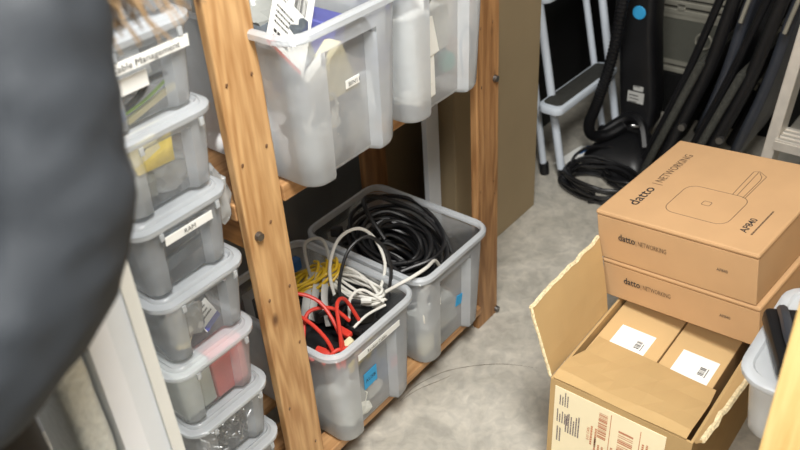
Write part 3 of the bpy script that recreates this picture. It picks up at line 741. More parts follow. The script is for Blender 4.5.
# crease tape line and label on the near face
rd4 = random.Random(21)
o_ = (cx0-.0006, cy1, 0); xd, yd = (0, -1, 0), (0, 0, 1)
bm = bmesh.new(); slab(bm, o_, xd, yd, .012, .085, .240, .300, .0012); lab = cp('shipping_label', bm, 'paper_cream'); lab['label'] = 'cream shipping label with barcodes'
def on_lab(name, bm, mat):
    o = obj(name, bm, M[mat], lab); o.matrix_parent_inverse = Matrix.Identity(4); return o
bm = bmesh.new()
yv = (0, -1, 0)
# address block: lines of print run vertically on the carton (label turned a quarter)
xd2, yd2 = (0, 0, 1), (0, 1, 0)
o2 = (cx0-.0006, cy1, 0)
print_rows(bm, o2, xd2, yd2, .255, .295, -.026, 4, .0055, .0026, rd4); print_rows(bm, o2, xd2, yd2, .205, .245, -.022, 5, .0055, .0026, rd4)
print_rows(bm, o2, xd2, yd2, .185, .245, -.042, 6, .0055, .0030, rd4)
frame_quad(bm, o2, xd2, yd2, .100, -.030, .114, -.044, .0016); print_rows(bm, o2, xd2, yd2, .15, .2, -.024, 2, .006, .003, rd4)
on_lab('print', bm, 'ink_grey')
bm = bmesh.new()
bars(bm, o_, xd, yd, .108, .126, .215, .285, 17, rd4, 'y')
bars(bm, o_, xd, yd, .150, .180, .125, .262, 22, rd4, 'y'); 
print_rows(bm, o2, xd2, yd2, .185, .262, -.098, 2, .009, .0042, rd4); print_rows(bm, o2, xd2, yd2, .165, .212, -.107, 3, .008, .004, rd4)
frame_quad(bm, o_, xd, yd, .132, .09, .1335, .292, .0016); frame_quad(bm, o_, xd, yd, .192, .09, .1935, .285, .0016)
print_rows(bm, o2, xd2, yd2, .235, .26, -.202, 2, .008, .004, rd4); print_rows(bm, o2, xd2, yd2, .15, .205, -.142, 1, .008, .0045, rd4)
on_lab('print', bm, 'ink_red')
lettering('lettering', '8-01 CAN', .0085, (cx0-.0022, cy1-.092, .195), (0, 0, 1), (0, 1, 0), M['ink_red'], lab).matrix_parent_inverse = Matrix.Identity(4)

for i, (y0, y1, lab_) in enumerate(((.407, .5405, 'tan box with white label in the carton, on the left beside the standing flap'), (.2900, .4035, 'tan box with white label in the carton, on the right under the datto boxes'))):
    lab_ = lab_.replace('datto boxes', 'printed boxes')
    t = thing('product_box', lab_, 'box', (1.33, (y0+y1)/2, .007), group='tan boxes in the carton')
    obj('box_body', rbox((-.235, -(y1-y0)/2, 0), (.22, (y1-y0)/2, .289), .003, .002), M['card_pale'], t)
    yc = (.474 if i == 0 else .340)-(y0+y1)/2
    bm = bmesh.new(); slab(bm, (0, 0, .289), (1, 0, 0), (0, 1, 0), -.165, yc-.0375, -.034, yc+.0375, .0008); lb = obj('white_label', bm, M['paper'], t)
    bm = bmesh.new(); o3 = (0, 0, .2885); rr = random.Random(40+i)
    bars(bm, o3, (1, 0, 0), (0, 1, 0), -.087, -.062, yc-.022, yc-.010, 11, rr)
    print_rows(bm, o3, (1, 0, 0), (0, 1, 0), -.090, -.060, yc-.0265, 1, .004, .002, rr)
    for yy in (.028, .006, -.014, -.030): bars(bm, o3, (1, 0, 0), (0, 1, 0), -.122, -.108, yc+yy-.003, yc+yy+.004, 6, rr); 
    for yy in (.022, .0, -.02): print_rows(bm, o3, (1, 0, 0), (0, 1, 0), -.122, -.108, yc+yy-.006, 1, .004, .0015, rr)
    obj('print', bm, M['ink'], lb)

# ------------------------------------------------------------------ two printed boxes lying on top
W_, L_ = .346, .341
def net_box(loc, H, rot, label):
    t = thing('access_point_box', label, 'box', loc, rot, 'flat printed boxes on the carton')
    obj('box_body', bx((0.0012, -L_+.0012, 0), (W_-.0012, -.0012, H-.012)), M['card'], t, bevel=.0015)
    l = obj('lid', bx((-.0008, -L_-.0008, H-.0112), (W_, .0008, H)), M['card'], t, bevel=.0045)
    lettering('lettering', 'datto', .0225, (.0000, -.050, H*.5-.002), (0, -1, 0), (0, 0, 1), M['ink'], t, fit=.039, bold=.0003)
    lettering('lettering', '| NETWORKING', .0160, (0, -.090, H*.5-.002), (0, -1, 0), (0, 0, 1), M['ink_thin'], t, fit=.068)
    lettering('lettering', 'AP840', .010, (0, -.262, H*.5-.003), (0, -1, 0), (0, 0, 1), M['ink'], t, fit=.022)
    return t, l
ROT = (-.126, -.036, -.097)
HU, HL = .1155, .0965
lower, _ = net_box((1.344, .581, .3175), HL, ROT, 'brown printed box under the other, resting on the carton')
upper, lid = net_box((1.341, .601, .4145), HU, ROT, 'brown printed box on top, with the line drawing of a device facing up')
zt = HU
lettering('lettering', 'datto', .034, (.049, -.064, zt), (1, 0, 0), (0, 1, 0), M['ink'], lid, fit=.078, bold=.0003)
lettering('lettering', '| NETWORKING', .026, (.142, -.063, zt), (1, 0, 0), (0, 1, 0), M['ink_thin'], lid, fit=.146)
lettering('lettering', 'AP840', .0205, (.056, -.290, zt), (1, 0, 0), (0, 1, 0), M['ink'], lid, fit=.052, bold=.0002)
bm = bmesh.new(); print_rows(bm, (0, 0, zt-.001), (1, 0, 0), (0, 1, 0), .054, .19, -.303, 1, .004, .0034, random.Random(8)); obj('print', bm, M['ink_thin'], lid)
def outline(pts, w=.0007, closed=True):
    bm = bmesh.new(); tube(bm, [(x, y, zt+.0001) for x, y in pts], w, seg=4, closed=closed, smooth=False, flat=.6); return bm
sq = [(x+.1165, y-.1805) for x, y in rrect(.057, .066, .024)]
obj('device_drawing', outline(sq), M['ink_thin'], lid)
obj('device_drawing', outline([(x+.1195, y-.180) for x, y in rrect(.0075, .0085, .003)]), M['ink_thin'], lid)
obj('device_drawing', outline([(.1735, -.207), (.276, -.2035), (.281, -.2140), (.266, -.2345), (.169, -.2345)], closed=False), M['ink_thin'], lid)
obj('device_drawing', outline([(.1735, -.2165), (.279, -.2130)], closed=False), M['ink_thin'], lid)
obj('device_drawing', outline([(.169, -.230), (.248, -.2300), (.262, -.2265), (.2755, -.2165)], closed=False), M['ink_thin'], lid)

# ------------------------------------------------------------------ right foreground: opposite shelf, tub and pouch
rs = thing('timber_rack', 'pale spruce timber rack at the right edge, close to the camera', 'rack', (1.1, 0, 0))
def rp(name, bm, mat): 
    o = obj(name, bm, M[mat], rs, bevel=.003); o.matrix_parent_inverse = Matrix.Translation((-1.1, 0, 0)); return o
rp('post', bx((.80, .022, 0), (.845, .1205, 1.4)), 'pale'); rp('post', bx((1.60, -.08, 0), (1.64, .015, 1.9)), 'pale')
rp('post', bx((.80, -.40, 0), (.845, -.31, 1.4)), 'pale'); rp('post', bx((1.60, -.40, 0), (1.64, -.31, 1.9)), 'pale')
rp('shelf_board', bx((.846, -.40, .318), (1.599, .135, .338)), 'pale')
TX, TY, TZ = 1.225, .085, .339
tub = make_bin('lidded_tub', .27, .235, .26, .235, .140, M['tub'], M['clear_rim'], .05, .012, .04, label='milky plastic tub with lid behind the pale timber post', cat='tub')
tub.location = (TX, TY, TZ)
bm = bmesh.new(); q = lambda d, z: [(x, y, z) for x, y in rrect(.147+d, .142+d, max(.05+d, .012))]
loft(bm, [q(-.008, .136), q(.0, .137), q(.003, .142), q(.003, .150), q(-.002, .154), q(-.014, .155), q(-.018, .151), q(-.05, .151)], True, True)
obj('lid', bm, M['tub'], tub, smooth=True)
t = thing('zip_pouch', 'black zip pouch lying on the lid of the milky tub', 'pouch', (1.19, .148, TZ+.158), (0, 0, math.radians(28)))
bm = bmesh.new(); rings = []
obj('pouch_body', rbox((-.078, -.075, 0), (.075, .062, .03), .012, .008), M['bplastic'], t, smooth=True)
obj('strap', tb([(-.05, .03, .030), (-.02, .038, .042), (.03, .036, .042), (.068, .032, .032)], .010, flat=.8), M['vinyl'], t, smooth=True)

# ------------------------------------------------------------------ aluminium ladder at right, far
al = thing('aluminium_ladder', 'bare aluminium step ladder standing behind the printed boxes at right', 'ladder', (2.05, .27, 0))
def ap(name, bm, mat, bevel=.003):
    o = obj(name, bm, M[mat], al, bevel=bevel); o.matrix_parent_inverse = Matrix.Translation((-2.05, -.27, 0)); return o
def bar(p0, p1, wx, wy):
    """rectangular bar from p0 to p1"""
    p0, p1 = V(p0), V(p1); d = (p1-p0); bm = bmesh.new(); vs = []
    for p in (p0, p1):
        vs.append([bm.verts.new(p+V((sx*wx/2, sy*wy/2, 0))) for sx, sy in ((-1, -1), (1, -1), (1, 1), (-1, 1))])
    for k in range(4): bm.faces.new((vs[0][k], vs[0][(k+1) % 4], vs[1][(k+1) % 4], vs[1][k]))
    bm.faces.new(vs[0][::-1]); bm.faces.new(vs[1]); return bm
ap('rail', bar((1.96, .475, 0), (2.10, .405, 1.5), .075, .028), 'alu'); ap('rail', bar((1.96, .08, 0), (2.10, .13, 1.5), .075, .028), 'alu')
for z in (.20, .44, .68, .92, 1.16, 1.40):
    xx = 1.96+.14*z/1.5; bm = bx((xx-.045, .09+.03*z, z-.014), (xx+.045, .465-.045*z, z+.010))
    for k in range(4): box(bm, (xx-.042+.022*k, .09+.03*z, z+.010), (xx-.030+.022*k, .465-.045*z, z+.015))
    ap('step', bm, 'alu', .001)
ap('rear_leg', bar((2.55, .46, 0), (2.12, .40, 1.48), .03, .025), 'alu'); ap('rear_leg', bar((2.55, .08, 0), (2.12, .14, 1.48), .03, .025), 'alu')

# ------------------------------------------------------------------ tall cartons and planks past the shelf
tag(obj('flat_carton', rbox((1.555, 1.128, 0), (1.985, 1.205, 1.5), .006, .003), M['card_dark']), 'tall flat brown carton standing on edge beyond the far shelf post', 'carton')
tag(obj('white_board', bx((1.490, 1.17, 0), (1.542, 1.185, 1.0)), M['white_board']), 'narrow white board standing behind the tall brown carton', 'board')
tag(obj('timber_plank', bx((1.664, 1.25, 0), (1.722, 1.275, 1.5)), M['brown_wood']), 'dark brown timber plank standing beside the white board', 'plank')
tag(obj('cardboard_sheet', bx((1.505, 1.335, 0), (1.74, 1.347, 1.3)), M['card_dark']), 'grey brown cardboard sheet standing behind the white board', 'cardboard')
tag(obj('cardboard_sheet', bx((.72, 1.50, 0), (1.30, 1.51, .52)), M['darkwall']), 'dark grey panel leaning low behind the shelf', 'panel')

# ------------------------------------------------------------------ white step stool, folded against a black panel
st = thing('step_stool', 'white tubular folding step stool with dark treads leaning on the black panel', 'step stool', (2.33, 1.17, 0))
def stp(name, bm, mat, **k):
    o = obj(name, bm, M[mat], st, **k); o.matrix_parent_inverse = Matrix.Translation((-2.33, -1.17, 0)); return o
dirF = lambda x: ((x-2.17)/.33)
FL = [(2.17, 1.133, .022), (2.17, 1.303, .9)]; FR = [(2.50, 1.093, .022), (2.50, 1.275, .9)]
BL = [(2.17, 1.203, .022), (2.17, 1.335, .9)]; BR = [(2.50, 1.150, .022), (2.50, 1.340, .9)]
for p in (FL, FR): stp('front_leg', tb(p, .0135, smooth=False, seg=12), 'steelwhite', smooth=True)
for p in (BL, BR): stp('rear_leg', tb(p, .0115, smooth=False, seg=12), 'steelwhite', smooth=True)
for p in (FL, FR, BL, BR):
    a = V(p[0]); stp('rubber_foot', tb([a+V((0, -.005, -.021)), a+V((0, 0, .02))], .016, smooth=False, seg=10), 'bplastic', smooth=True)
for z, y, x0, x1 in ((.300, 1.148, 2.085, 2.485), (.62, 1.235, 2.16, 2.51)):
    d = .043 if z < .5 else .03
    mt = Matrix.Translation(((x0+x1)/2, y, z)) @ Euler((0, 0, -.02)).to_matrix().to_4x4(); hw = (x1-x0)/2
    f = stp('tread', rbox((-hw, -d, -.026), (hw, d, 0), .028, .006, mt), 'steelwhite', smooth=True)
    o = obj('rubber_mat', rbox((-hw+.022, -d+.012, -.001), (hw-.022, d-.010, .003), .018, .001, mt), M['tread'], f, smooth=True)
stp('cross_bar', tb([(2.17, 1.28, .80), (2.5, 1.255, .80)], .009, smooth=False), 'steelwhite', smooth=True)
tag(obj('black_partition', rbox((2.05, 1.37, 0), (3.0, 1.42, 1.5), .01, .004), M['black_sheet']), 'large black panel standing behind the white step stool', 'panel')
# paper on the floor
bm = bmesh.new(); rows = [[(2.24+.16*i/4+.012*j, 1.205-.065*j/3-.02*i/4, .003+.010*max(0, noise.noise(V((i*.7, j*.9, 1))))) for j in range(4)] for i in range(5)]
t = tag(obj('leaflet', sheet(rows, .002), M['paper']), 'crumpled white leaflet with blue print on the floor under the step stool', 'leaflet')
bm = bmesh.new(); rows2 = [[V(p)+V((0, 0, .0022)) for p in r[1:3]] for r in rows[2:5]]
obj('blue_print', sheet(rows2, .0006), M['bluec'], t)

# ------------------------------------------------------------------ upright vacuum cleaner
va = thing('vacuum_cleaner', 'black upright vacuum cleaner with grey hose, blue sticker and white labels', 'vacuum cleaner', (2.45, 1.02, 0))
def vp(name, bm, mat, parent=None, **k):
    o = obj(name, bm, M[mat], parent or va, **k)
    o.matrix_parent_inverse = Matrix.Translation((-2.45, -1.02, 0)) if parent is None else Matrix.Identity(4); return o
bm = bmesh.new(); R = []
for z, a, b, x in ((.002, .10, .105, 2.37), (.012, .108, .115, 2.37), (.045, .10, .11, 2.37), (.075, .08, .09, 2.385), (.10, .06, .06, 2.41)):
    R.append([(x+p, 1.01+q_, z) for p, q_ in rrect(a, b, .04)])
loft(bm, R); vp('floor_head', bm, 'bplastic', smooth=True)
bm = bmesh.new(); R = []
for z, a, b, x, y in ((.09, .04, .045, 2.46, 1.01), (.13, .045, .06, 2.485, 1.01), (.20, .045, .066, 2.49, 1.015), (.45, .05, .062, 2.50, 1.050), (.75, .05, .060, 2.50, 1.065), (.92, .04, .055, 2.51, 1.065), (.96, .03, .04, 2.51, 1.065)):
    R.append([(x+p, y+q_, z) for p, q_ in rrect(a, b, min(a, b)*.45)])
loft(bm, R); body = vp('body', bm, 'bplastic', smooth=True)
vp('handle', tb([(2.55, 1.045, .95), (2.58, 1.05, 1.1), (2.57, 1.05, 1.2), (2.50, 1.05, 1.22)], .016), 'bplastic', smooth=True)
hp = smooth_path([(2.34, 1.03, .74), (2.30, 1.030, .600), (2.30, 1.0485, .419), (2.30, 1.085, .25), (2.29, 1.105, .165), (2.30, 1.095, .12), (2.33, 1.06, .115), (2.38, 1.02, .14)], n=14)
bm = bmesh.new(); seg = 10
rings = []
tube(bm, hp, .017, smooth=False, seg=10)
for k in range(0, len(hp)-1): # ribs
    d = (hp[k+1]-hp[k]).normalized(); disc(bm, hp[k], d, .0195, .004, 10)
vp('hose', bm, 'bplastic', smooth=False)
vp('pipe', tb([(2.36, .93, .09), (2.40, .97, .15), (2.42, 1.03, .15), (2.38, 1.09, .10)], .018), 'bplastic', smooth=True)
vp('clip', tb([(2.385, 1.005, .14), (2.372, .985, .15), (2.385, .965, .15), (2.398, .985, .143)], .004, closed=True), 'steel', smooth=True)
bm = disc(bmesh.new(), (2.4495, 1.04, .508), (-1, 0, 0), .024, .004, 20); vp('blue_sticker', bm, 'blue')
for y, z, w, h in ((1.012, .252, .035, .017), (1.018, .207, .058, .062)):
    bm = bmesh.new(); slab(bm, (2.4475, y, z), (0, -1, 0), (-.04, 0, 1), -w/2, -h/2, w/2, h/2, .003); l = vp('white_label', bm, 'gcable')
    bm = bmesh.new(); print_rows(bm, (2.446, y, z), (0, -1, 0), (-.04, 0, 1), -w*.4, w*.4, h*.25, 4 if h > .03 else 1, .012, .005, rd4); obj('print', bm, M['ink'], l).matrix_parent_inverse = Matrix.Identity(4)
for s in (-1, 1):
    bm = disc(bmesh.new(), (2.47, 1.01+s*.13, .035), (0, 1, 0), .034, .02, 18); vp('wheel', bm, 'bplastic')

# cable heap on the floor
r5 = random.Random(9)
for i, (c, rx, ry, n, lab) in enumerate((((2.17, 1.0, .008), .085, .125, 6, 'black cable coil lying lowest on the floor by the step stool'), ((2.165, .985, .045), .088, .12, 7, 'black cable coil lying on top of the floor heap by the vacuum'),
                                       ((2.30, .93, .010), .10, .11, 5, 'black cable coil on the floor nearest the leaning chairs'))):
    pts = coil(c, rx, ry, n, r5, .012, .035, start=i*1.3); pts = [V((p.x, p.y, max(p.z, .006))) for p in pts]
    cable('power_cable', pts, .0050, M['bcable'], lab, group='black cables heaped on the floor')
cable('power_cable', [(2.12, 1.08, .03), (2.18, 1.10, .085), (2.25, 1.08, .10), (2.32, 1.03, .08), (2.30, .97, .06)], .005, M['bcable'], 'black cable arched over the floor heap')
t = thing('power_plug', 'small black plug lying inside the floor cable coil', 'plug', (2.10, .985, .012), (0, 0, .5))
obj('plug_body', rbox((-.018, -.012, -.01), (.018, .012, .012), .005, .003), M['bplastic'], t, smooth=True); obj('cord', tb([(.018, 0, 0), (.04, .005, .0), (.06, .03, -.004)], .004), M['bcable'], t, smooth=True)

# ------------------------------------------------------------------ flight case on a black crate
tag(obj('black_crate', rbox((2.80, .62, 0), (3.3, 1.17, .165), .01, .006), M['black_mat']), 'low black crate under the grey flight case', 'crate')
fc = thing('flight_case', 'grey flight case with aluminium edges on the black crate', 'case', (3.05, .88, .167))
def fp(name, bm, mat, parent=None, **k):
    o = obj(name, bm, M[mat], parent or fc, **k)
    o.matrix_parent_inverse = Matrix.Translation((-3.05, -.88, -.167)) if parent is None else Matrix.Identity(4); return o
y0, y1 = .64, 1.14
bm = bx((2.815, y0+.01, .18), (3.28, y1-.01, .80)); fp('case_shell', bm, 'black_sheet')
def edge(y0_, z0_, y1_, z1_, x, w, d):
    bm = bmesh.new()
    box(bm, (x, y0_, z0_), (x+d, y1_, z0_+w)); box(bm, (x, y0_, z1_-w), (x+d, y1_, z1_)); box(bm, (x, y0_, z0_+w), (x+d, y0_+w, z1_-w)); box(bm, (x, y1_-w, z0_+w), (x+d, y1_, z1_-w)); return bm
for z0, z1 in ((.168, .405), (.415, .81)):
    fp('edge_profile', edge(y0, z0, y1, z1, 2.80, .020, .02), 'alu_rail', bevel=.003)
    f = fp('front_panel', bx((2.808, y0+.04, z0+.040), (2.816, y1-.042, z1-.030)), 'case_grey')
    o = obj('panel_frame', edge(y0+.030, z0+.030, y1-.028, z1-.020, 2.803, .015, .012), M['alu_rail'], f); o.matrix_parent_inverse = Matrix.Identity(4)
    o = obj('handle', tb([(2.80, .94+.028*math.cos(a*PI/6), (z0+z1)/2+.02+.028*math.sin(a*PI/6)) for a in range(12)], .004, closed=True, n=2), M['alu_rail'], f, smooth=True); o.matrix_parent_inverse = Matrix.Identity(4)
bm = bmesh.new(); box(bm, (2.80, 1.02, .398), (2.812, 1.05, .425)); fp('latch', bm, 'alu_rail', bevel=.002)

# ------------------------------------------------------------------ two folded chairs leaning at the right
def make_chair():
    ch = thing('folding_chair', '', 'folding chair', group='folded black chairs')
    obj('frame_tube', tb([(0, .14, .012), (0, .02, .40), (0, -.03, .66), (.0, -.10, 1.0), (.05, -.115, 1.06), (.34, -.115, 1.06), (.40, -.10, 1.0), (.40, -.03, .66), (.40, .02, .40), (.40, .14, .012)], .019, seg=10), M['bplastic'], ch, smooth=True)
    obj('rear_frame', tb([(.03, .20, .012), (.03, .08, .40), (.03, -.02, .80)], .012, seg=8), M['bplastic'], ch, smooth=True)
    obj('rear_frame', tb([(.37, .20, .012), (.37, .08, .40), (.37, -.02, .80)], .012, seg=8), M['bplastic'], ch, smooth=True)
    bm = bmesh.new(); mt = Matrix.Translation((.2, -.012, .42)) @ Euler((math.radians(10), 0, 0)).to_matrix().to_4x4()
    R = []
    for z in [-.26+.52*k/8 for k in range(9)]:
        w = .175*(1-.25*max(0, abs(z)/.26)**4); R.append([(x, y-.018*math.cos(z*6), z) for x, y in rrect(w, .016, .014)])
    loft(bm, R, mtx=mt); obj('back_panel', bm, M['vinyl'], ch, smooth=True)
    mt = Matrix.Translation((.19, .100, .24)) @ Euler((math.radians(18), 0, 0)).to_matrix().to_4x4()
    obj('seat', rbox((-.22, -.012, -.225), (.16, .012, .24), .011, .01, mt), M['felt'], ch, smooth=True)
    obj('piping', tb([(-.012, -.06, .60), (-.014, -.075, .68), (-.012, -.10, .80), (-.01, -.12, .92)], .006), M['alu_rail'], ch, smooth=True)
    b = disc(bmesh.new(), (-.02, .055, .245), (-1, 0, 0), .013, .014, 12); obj('pivot', b, M['bolt'], ch)
    return ch
c1 = make_chair(); c1.location = (2.30, .735, 0); c1['label'] = 'folded black chair in front of the flight case, the left one of two'
c2 = dup(c1, (2.28, .610, 0), 'folded black chair next to the aluminium ladder, the right one of two')

# ------------------------------------------------------------------ white box, sheet and bubble wrap between person and stack
wb = thing('white_carton', 'tall white carton standing in front of the small box stack', 'carton', (.36, .83, 0))
o = obj('carton_body', rbox((.335, .752, 0), (.383, .905, 1.0), .003, .002), M['white_board'], wb); o.matrix_parent_inverse = Matrix.Translation((-.36, -.83, 0))
o = obj('side_flap', bx((.366, .7475, 0), (.3835, .7515, .955)), M['white'], wb); o.matrix_parent_inverse = Matrix.Translation((-.36, -.83, 0))
tag(obj('white_sheet', bx((.304, .742, 0), (.3335, .90, .92)), M['white_sheet']), 'bright white sheet of board standing beside the tall white carton', 'board')
bm = bmesh.new(); R = []
for k in range(24):
    z = .0+.875*k/23; R.append([(.278+x+.003*noise.noise(V((x*30, y*30, z*25))), .80+y+.004*noise.noise(V((y*40, z*25, 3))), z-(.0 if k < 23 else 0)-(.012*(x/.02) if k > 21 else 0)) for x, y in rrect(.022, .055, .015)])
loft(bm, R); tag(obj('bubble_wrapped_panel', bm, M['foam'], smooth=True), 'bubble wrapped white slab standing at the far left beside the person', 'package')

# ------------------------------------------------------------------ person
def skin_mesh(name, verts, edges, mat, parent, sub=2, root=0, vox=0., sm=6):
    me = bpy.data.meshes.new(name); me.from_pydata([v[0] for v in verts], edges, [])
    o = bpy.data.objects.new(name, me); COL.objects.link(o)
    md = o.modifiers.new('skin', 'SKIN'); md.use_smooth_shade = True
    for i, v in enumerate(verts):
        r = v[1]; r = (r, r) if not isinstance(r, tuple) else r
        me.skin_vertices[0].data[i].radius = r; me.skin_vertices[0].data[i].use_root = (i == root)
    ss = o.modifiers.new('sub', 'SUBSURF'); ss.levels = sub; ss.render_levels = sub
    if vox:
        rm = o.modifiers.new('remesh', 'REMESH'); rm.mode = 'VOXEL'; rm.voxel_size = vox; rm.use_smooth_shade = True
        sm_ = o.modifiers.new('smooth', 'SMOOTH'); sm_.iterations = sm; sm_.factor = .5
    dg = bpy.context.evaluated_depsgraph_get()
    m2 = bpy.data.meshes.new_from_object(o.evaluated_get(dg)); m2.name = name
    bpy.data.objects.remove(o); bpy.data.meshes.remove(me)
    m2.materials.clear(); m2.materials.append(mat)
    for p in m2.polygons: p.use_smooth = True
    ob = bpy.data.objects.new(name, m2); COL.objects.link(ob); ob.parent = parent
    return ob

per = thing('person', 'person in a slate grey jacket and black trousers bending toward the box stack', 'person')
# joints (world)
J = dict(pelvis=(.105, .755, .90), waist=(.135, .765, 1.03), chest=(.215, .775, 1.24), neck0=(.295, .775, 1.40), neck=(.335, .775, 1.475), head=(.375, .77, 1.57), crown=(.395, .77, 1.68),
         rsh=(.325, .670, 1.370), relb=(.245, .580, 1.102), rwr=(.02, .605, 1.0), rhand=(-.03, .63, .985),
         lsh=(.285, .905, 1.375), lelb=(.20, .99, 1.13), lwr=(.24, 1.06, 1.0), lhand=(.27, 1.07, .95),
         rhip=(.104, .668, .86), rkn=(.115, .67, .48), ran=(.08, .67, .08), rtoe=(.21, .655, .03),
         lhip=(.095, .84, .86), lkn=(.12, .855, .48), lan=(.05, .86, .08), ltoe=(.18, .875, .03))
rad = dict(pelvis=(.10, .09), waist=(.10, .085), chest=(.14, .105), neck0=(.07, .06), neck=.05, head=(.078, .09), crown=.05, rsh=.055, relb=.042, rwr=.028, rhand=.034,
           lsh=.055, lelb=.042, lwr=.028, lhand=.034, rhip=.085, rkn=.058, ran=.038, rtoe=.032, lhip=.085, lkn=.058, lan=.038, ltoe=.032)
E_ = [('pelvis', 'waist'), ('waist', 'chest'), ('chest', 'neck0'), ('neck0', 'neck'), ('neck', 'head'), ('head', 'crown'), ('neck0', 'rsh'), ('rsh', 'relb'), ('relb', 'rwr'), ('rwr', 'rhand'),
      ('neck0', 'lsh'), ('lsh', 'lelb'), ('lelb', 'lwr'), ('lwr', 'lhand'), ('pelvis', 'rhip'), ('rhip', 'rkn'), ('rkn', 'ran'), ('ran', 'rtoe'), ('pelvis', 'lhip'), ('lhip', 'lkn'), ('lkn', 'lan'), ('lan', 'ltoe')]
names = list(J); verts = [(J[n], rad[n]) for n in names]; edges = [(names.index(a), names.index(b)) for a, b in E_]
def fingers(hand, wrist, side):
    h, w = V(J[hand]), V(J[wrist]); d = (h-w).normalized(); s = d.cross(V((0, 1, 0))).normalized(); hi = names.index(hand)
    n = s.cross(d)
    for k, (off, ln) in enumerate(((-.024, .065), (-.008, .075), (.008, .07), (.024, .055))):
        b = h+d*.032+s*off; i0 = len(verts)
        verts.append((tuple(b), .0095)); verts.append((tuple(b+d*ln*.5+n*.006*side), .0088)); verts.append((tuple(b+d*ln*.85+n*.022*side), .0075))
        edges.extend([(hi, i0), (i0, i0+1), (i0+1, i0+2)])
    b = h-d*.01-s*.03; i0 = len(verts)
    verts.append((tuple(b), .011)); verts.append((tuple(b+d*.03-s*.022+n*.01*side), .0095)); edges.extend([(hi, i0), (i0, i0+1)])
fingers('rhand', 'rwr', 1); fingers('lhand', 'lwr', -1)
body = skin_mesh('body', verts, edges, M['skin'], per)
# jacket
jn = ['hem', 'waist', 'chest', 'neck0', 'collar', 'rsh', 'rarm', 'relb', 'rfore', 'rwr', 'lsh', 'lelb', 'lwr']
jp = dict(J); jp['hem'] = (.112, .76, .89); jp['collar'] = (.325, .775, 1.455)
jp['rarm'] = tuple((V(J['rsh'])+V(J['relb']))/2+V((.004, -.004, 0))); jp['rfore'] = tuple((V(J['relb'])+V(J['rwr']))/2+V((0, 0, -.006)))
jr = dict(hem=(.14, .115), waist=(.155, .125), chest=(.165, .135), neck0=(.10, .085), collar=(.068, .066), rsh=.082, rarm=.072, relb=.070, rfore=.074, rwr=.058, lsh=.085, lelb=.068, lwr=.045)
je = [('hem', 'waist'), ('waist', 'chest'), ('chest', 'neck0'), ('neck0', 'collar'), ('neck0', 'rsh'), ('rsh', 'rarm'), ('rarm', 'relb'), ('relb', 'rfore'), ('rfore', 'rwr'), ('neck0', 'lsh'), ('lsh', 'lelb'), ('lelb', 'lwr')]
jk = skin_mesh('jacket', [(jp[n], jr[n]) for n in jn], [(jn.index(a), jn.index(b)) for a, b in je], M['jacket'], per, 2, vox=.011, sm=8)
for v in jk.data.vertices:   # cloth folds
    p = v.co; v.co = p + v.normal*(.010*noise.noise(V((p.x*9+p.z*7, p.y*9, p.z*13))) + .004*noise.noise(p*38))
tn = ['tw', 'pelvis', 'rhip', 'rth', 'rkn', 'ran', 'lhip', 'lth', 'lkn', 'lan']
J['tw'] = (.118, .76, 1.0); J['rth'] = (.112, .668, .68); J['lth'] = (.10, .847, .68)
tr_ = dict(tw=(.115, .105), pelvis=.118, rhip=.105, rth=.098, rkn=.078, ran=.062, lhip=.105, lth=.095, lkn=.078, lan=.062)
skin_mesh('trousers', [(J[n], tr_[n]) for n in tn], [(tn.index(a), tn.index(b)) for a, b in (('tw', 'pelvis'), ('pelvis', 'rhip'), ('rhip', 'rth'), ('rth', 'rkn'), ('rkn', 'ran'), ('pelvis', 'lhip'), ('lhip', 'lth'), ('lth', 'lkn'), ('lkn', 'lan'))], M['trousers'], per, vox=.012, sm=10)
for s in ('r', 'l'):
    a, b = V(J[s+'an']), V(J[s+'toe'])
    skin_mesh('shoe', [(tuple(a+V((-.04, 0, -.035))), .04), (tuple(a+V((.04, 0, -.035))), .043), (tuple(b+V((.03, 0, .01))), .038)], [(0, 1), (1, 2)], M['bplastic'], per)
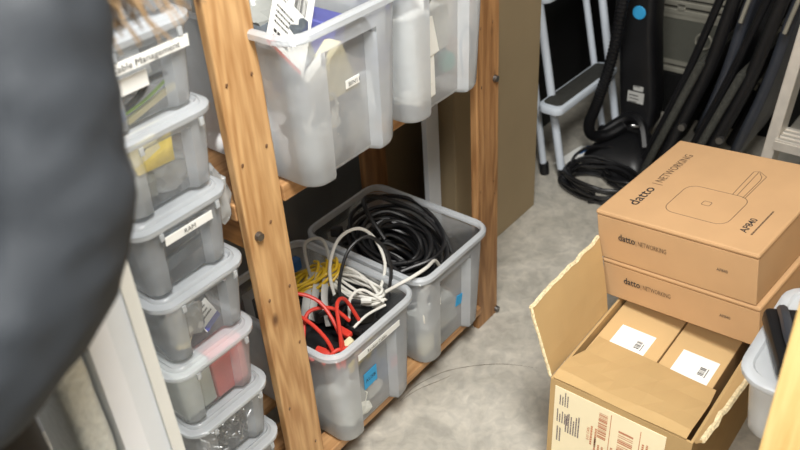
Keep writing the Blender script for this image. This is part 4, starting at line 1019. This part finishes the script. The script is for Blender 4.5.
# face: eyes, nose, mouth
hc = V(J['head']); fd = V((.92, 0, -.25)).normalized()
bm = bmesh.new(); bmesh.ops.create_uvsphere(bm, u_segments=10, v_segments=8, radius=.014, matrix=Matrix.Translation(hc+fd*.090+V((0, 0, -.005)))); obj('nose', bm, M['skin'], per, smooth=True)
for s in (-1, 1):
    bm = bmesh.new(); bmesh.ops.create_uvsphere(bm, u_segments=10, v_segments=8, radius=.011, matrix=Matrix.Translation(hc+fd*.072+V((0, .03*s, .028)))); obj('eye', bm, M['white'], per, smooth=True)
bm = bmesh.new(); tube(bm, [hc+fd*.078+V((0, y, -.045)) for y in (-.02, 0, .02)], .006); obj('mouth', bm, M['pink'], per, smooth=True)
# long hair: cap and strands falling forward past the shoulder
bm = bmesh.new(); bmesh.ops.create_uvsphere(bm, u_segments=20, v_segments=14, radius=.105, matrix=Matrix.Translation(hc+V((-.02, 0, .04))))
for v in bm.verts: v.co.z = max(v.co.z, hc.z-.05)
r6 = random.Random(2)
for k in range(120):
    a = r6.uniform(0, 1); y = r6.uniform(-.09, .09)
    top = hc+V((-.02+.07*r6.uniform(-1, 1), y, .06)); 
    tip = V((.400+.05*r6.uniform(-1, 1), .615+.03*r6.uniform(-1, 1), 1.235+.05*abs(r6.gauss(0, 1))))
    mid = V((.355+.04*r6.uniform(-1, 1), .665+.02*r6.uniform(-1, 1), 1.43))
    tube(bm, [top, mid, (mid+tip)/2+V((.012*r6.uniform(-1, 1), .012*r6.uniform(-1, 1), 0)), tip], .001, seg=4, n=4, radii=(.0026, .0009))
obj('hair', bm, M['hair'], per, smooth=True)

# ------------------------------------------------------------------ light
def area(name, loc, target, sx, sy, energy, col):
    l = bpy.data.lights.new(name, 'AREA'); l.shape = 'RECTANGLE'; l.size = sx; l.size_y = sy; l.energy = energy; l.color = col
    o = bpy.data.objects.new(name, l); COL.objects.link(o); o.location = loc
    o.rotation_euler = (V(target)-V(loc)).to_track_quat('-Z', 'Y').to_euler(); return o
area('ceiling_lamp', (.36, .12, 2.42), (.6, .6, .3), .4, .9, 48, (1, .985, .95))
area('ceiling_lamp', (-.95, .05, 2.40), (.6, .5, .4), .5, 1.0, 36, (1, .985, .95))
w = bpy.data.worlds.new('world'); S.world = w; w.use_nodes = True
w.node_tree.nodes['Background'].inputs[0].default_value = (.9, .95, 1, 1); w.node_tree.nodes['Background'].inputs[1].default_value = .05
S.view_settings.view_transform = 'Standard'; S.view_settings.look = 'None'; S.view_settings.gamma = 1; S.view_settings.use_curve_mapping = False
S.view_settings.exposure = .75
S.cycles.transparent_max_bounces = 40; S.cycles.max_bounces = 10
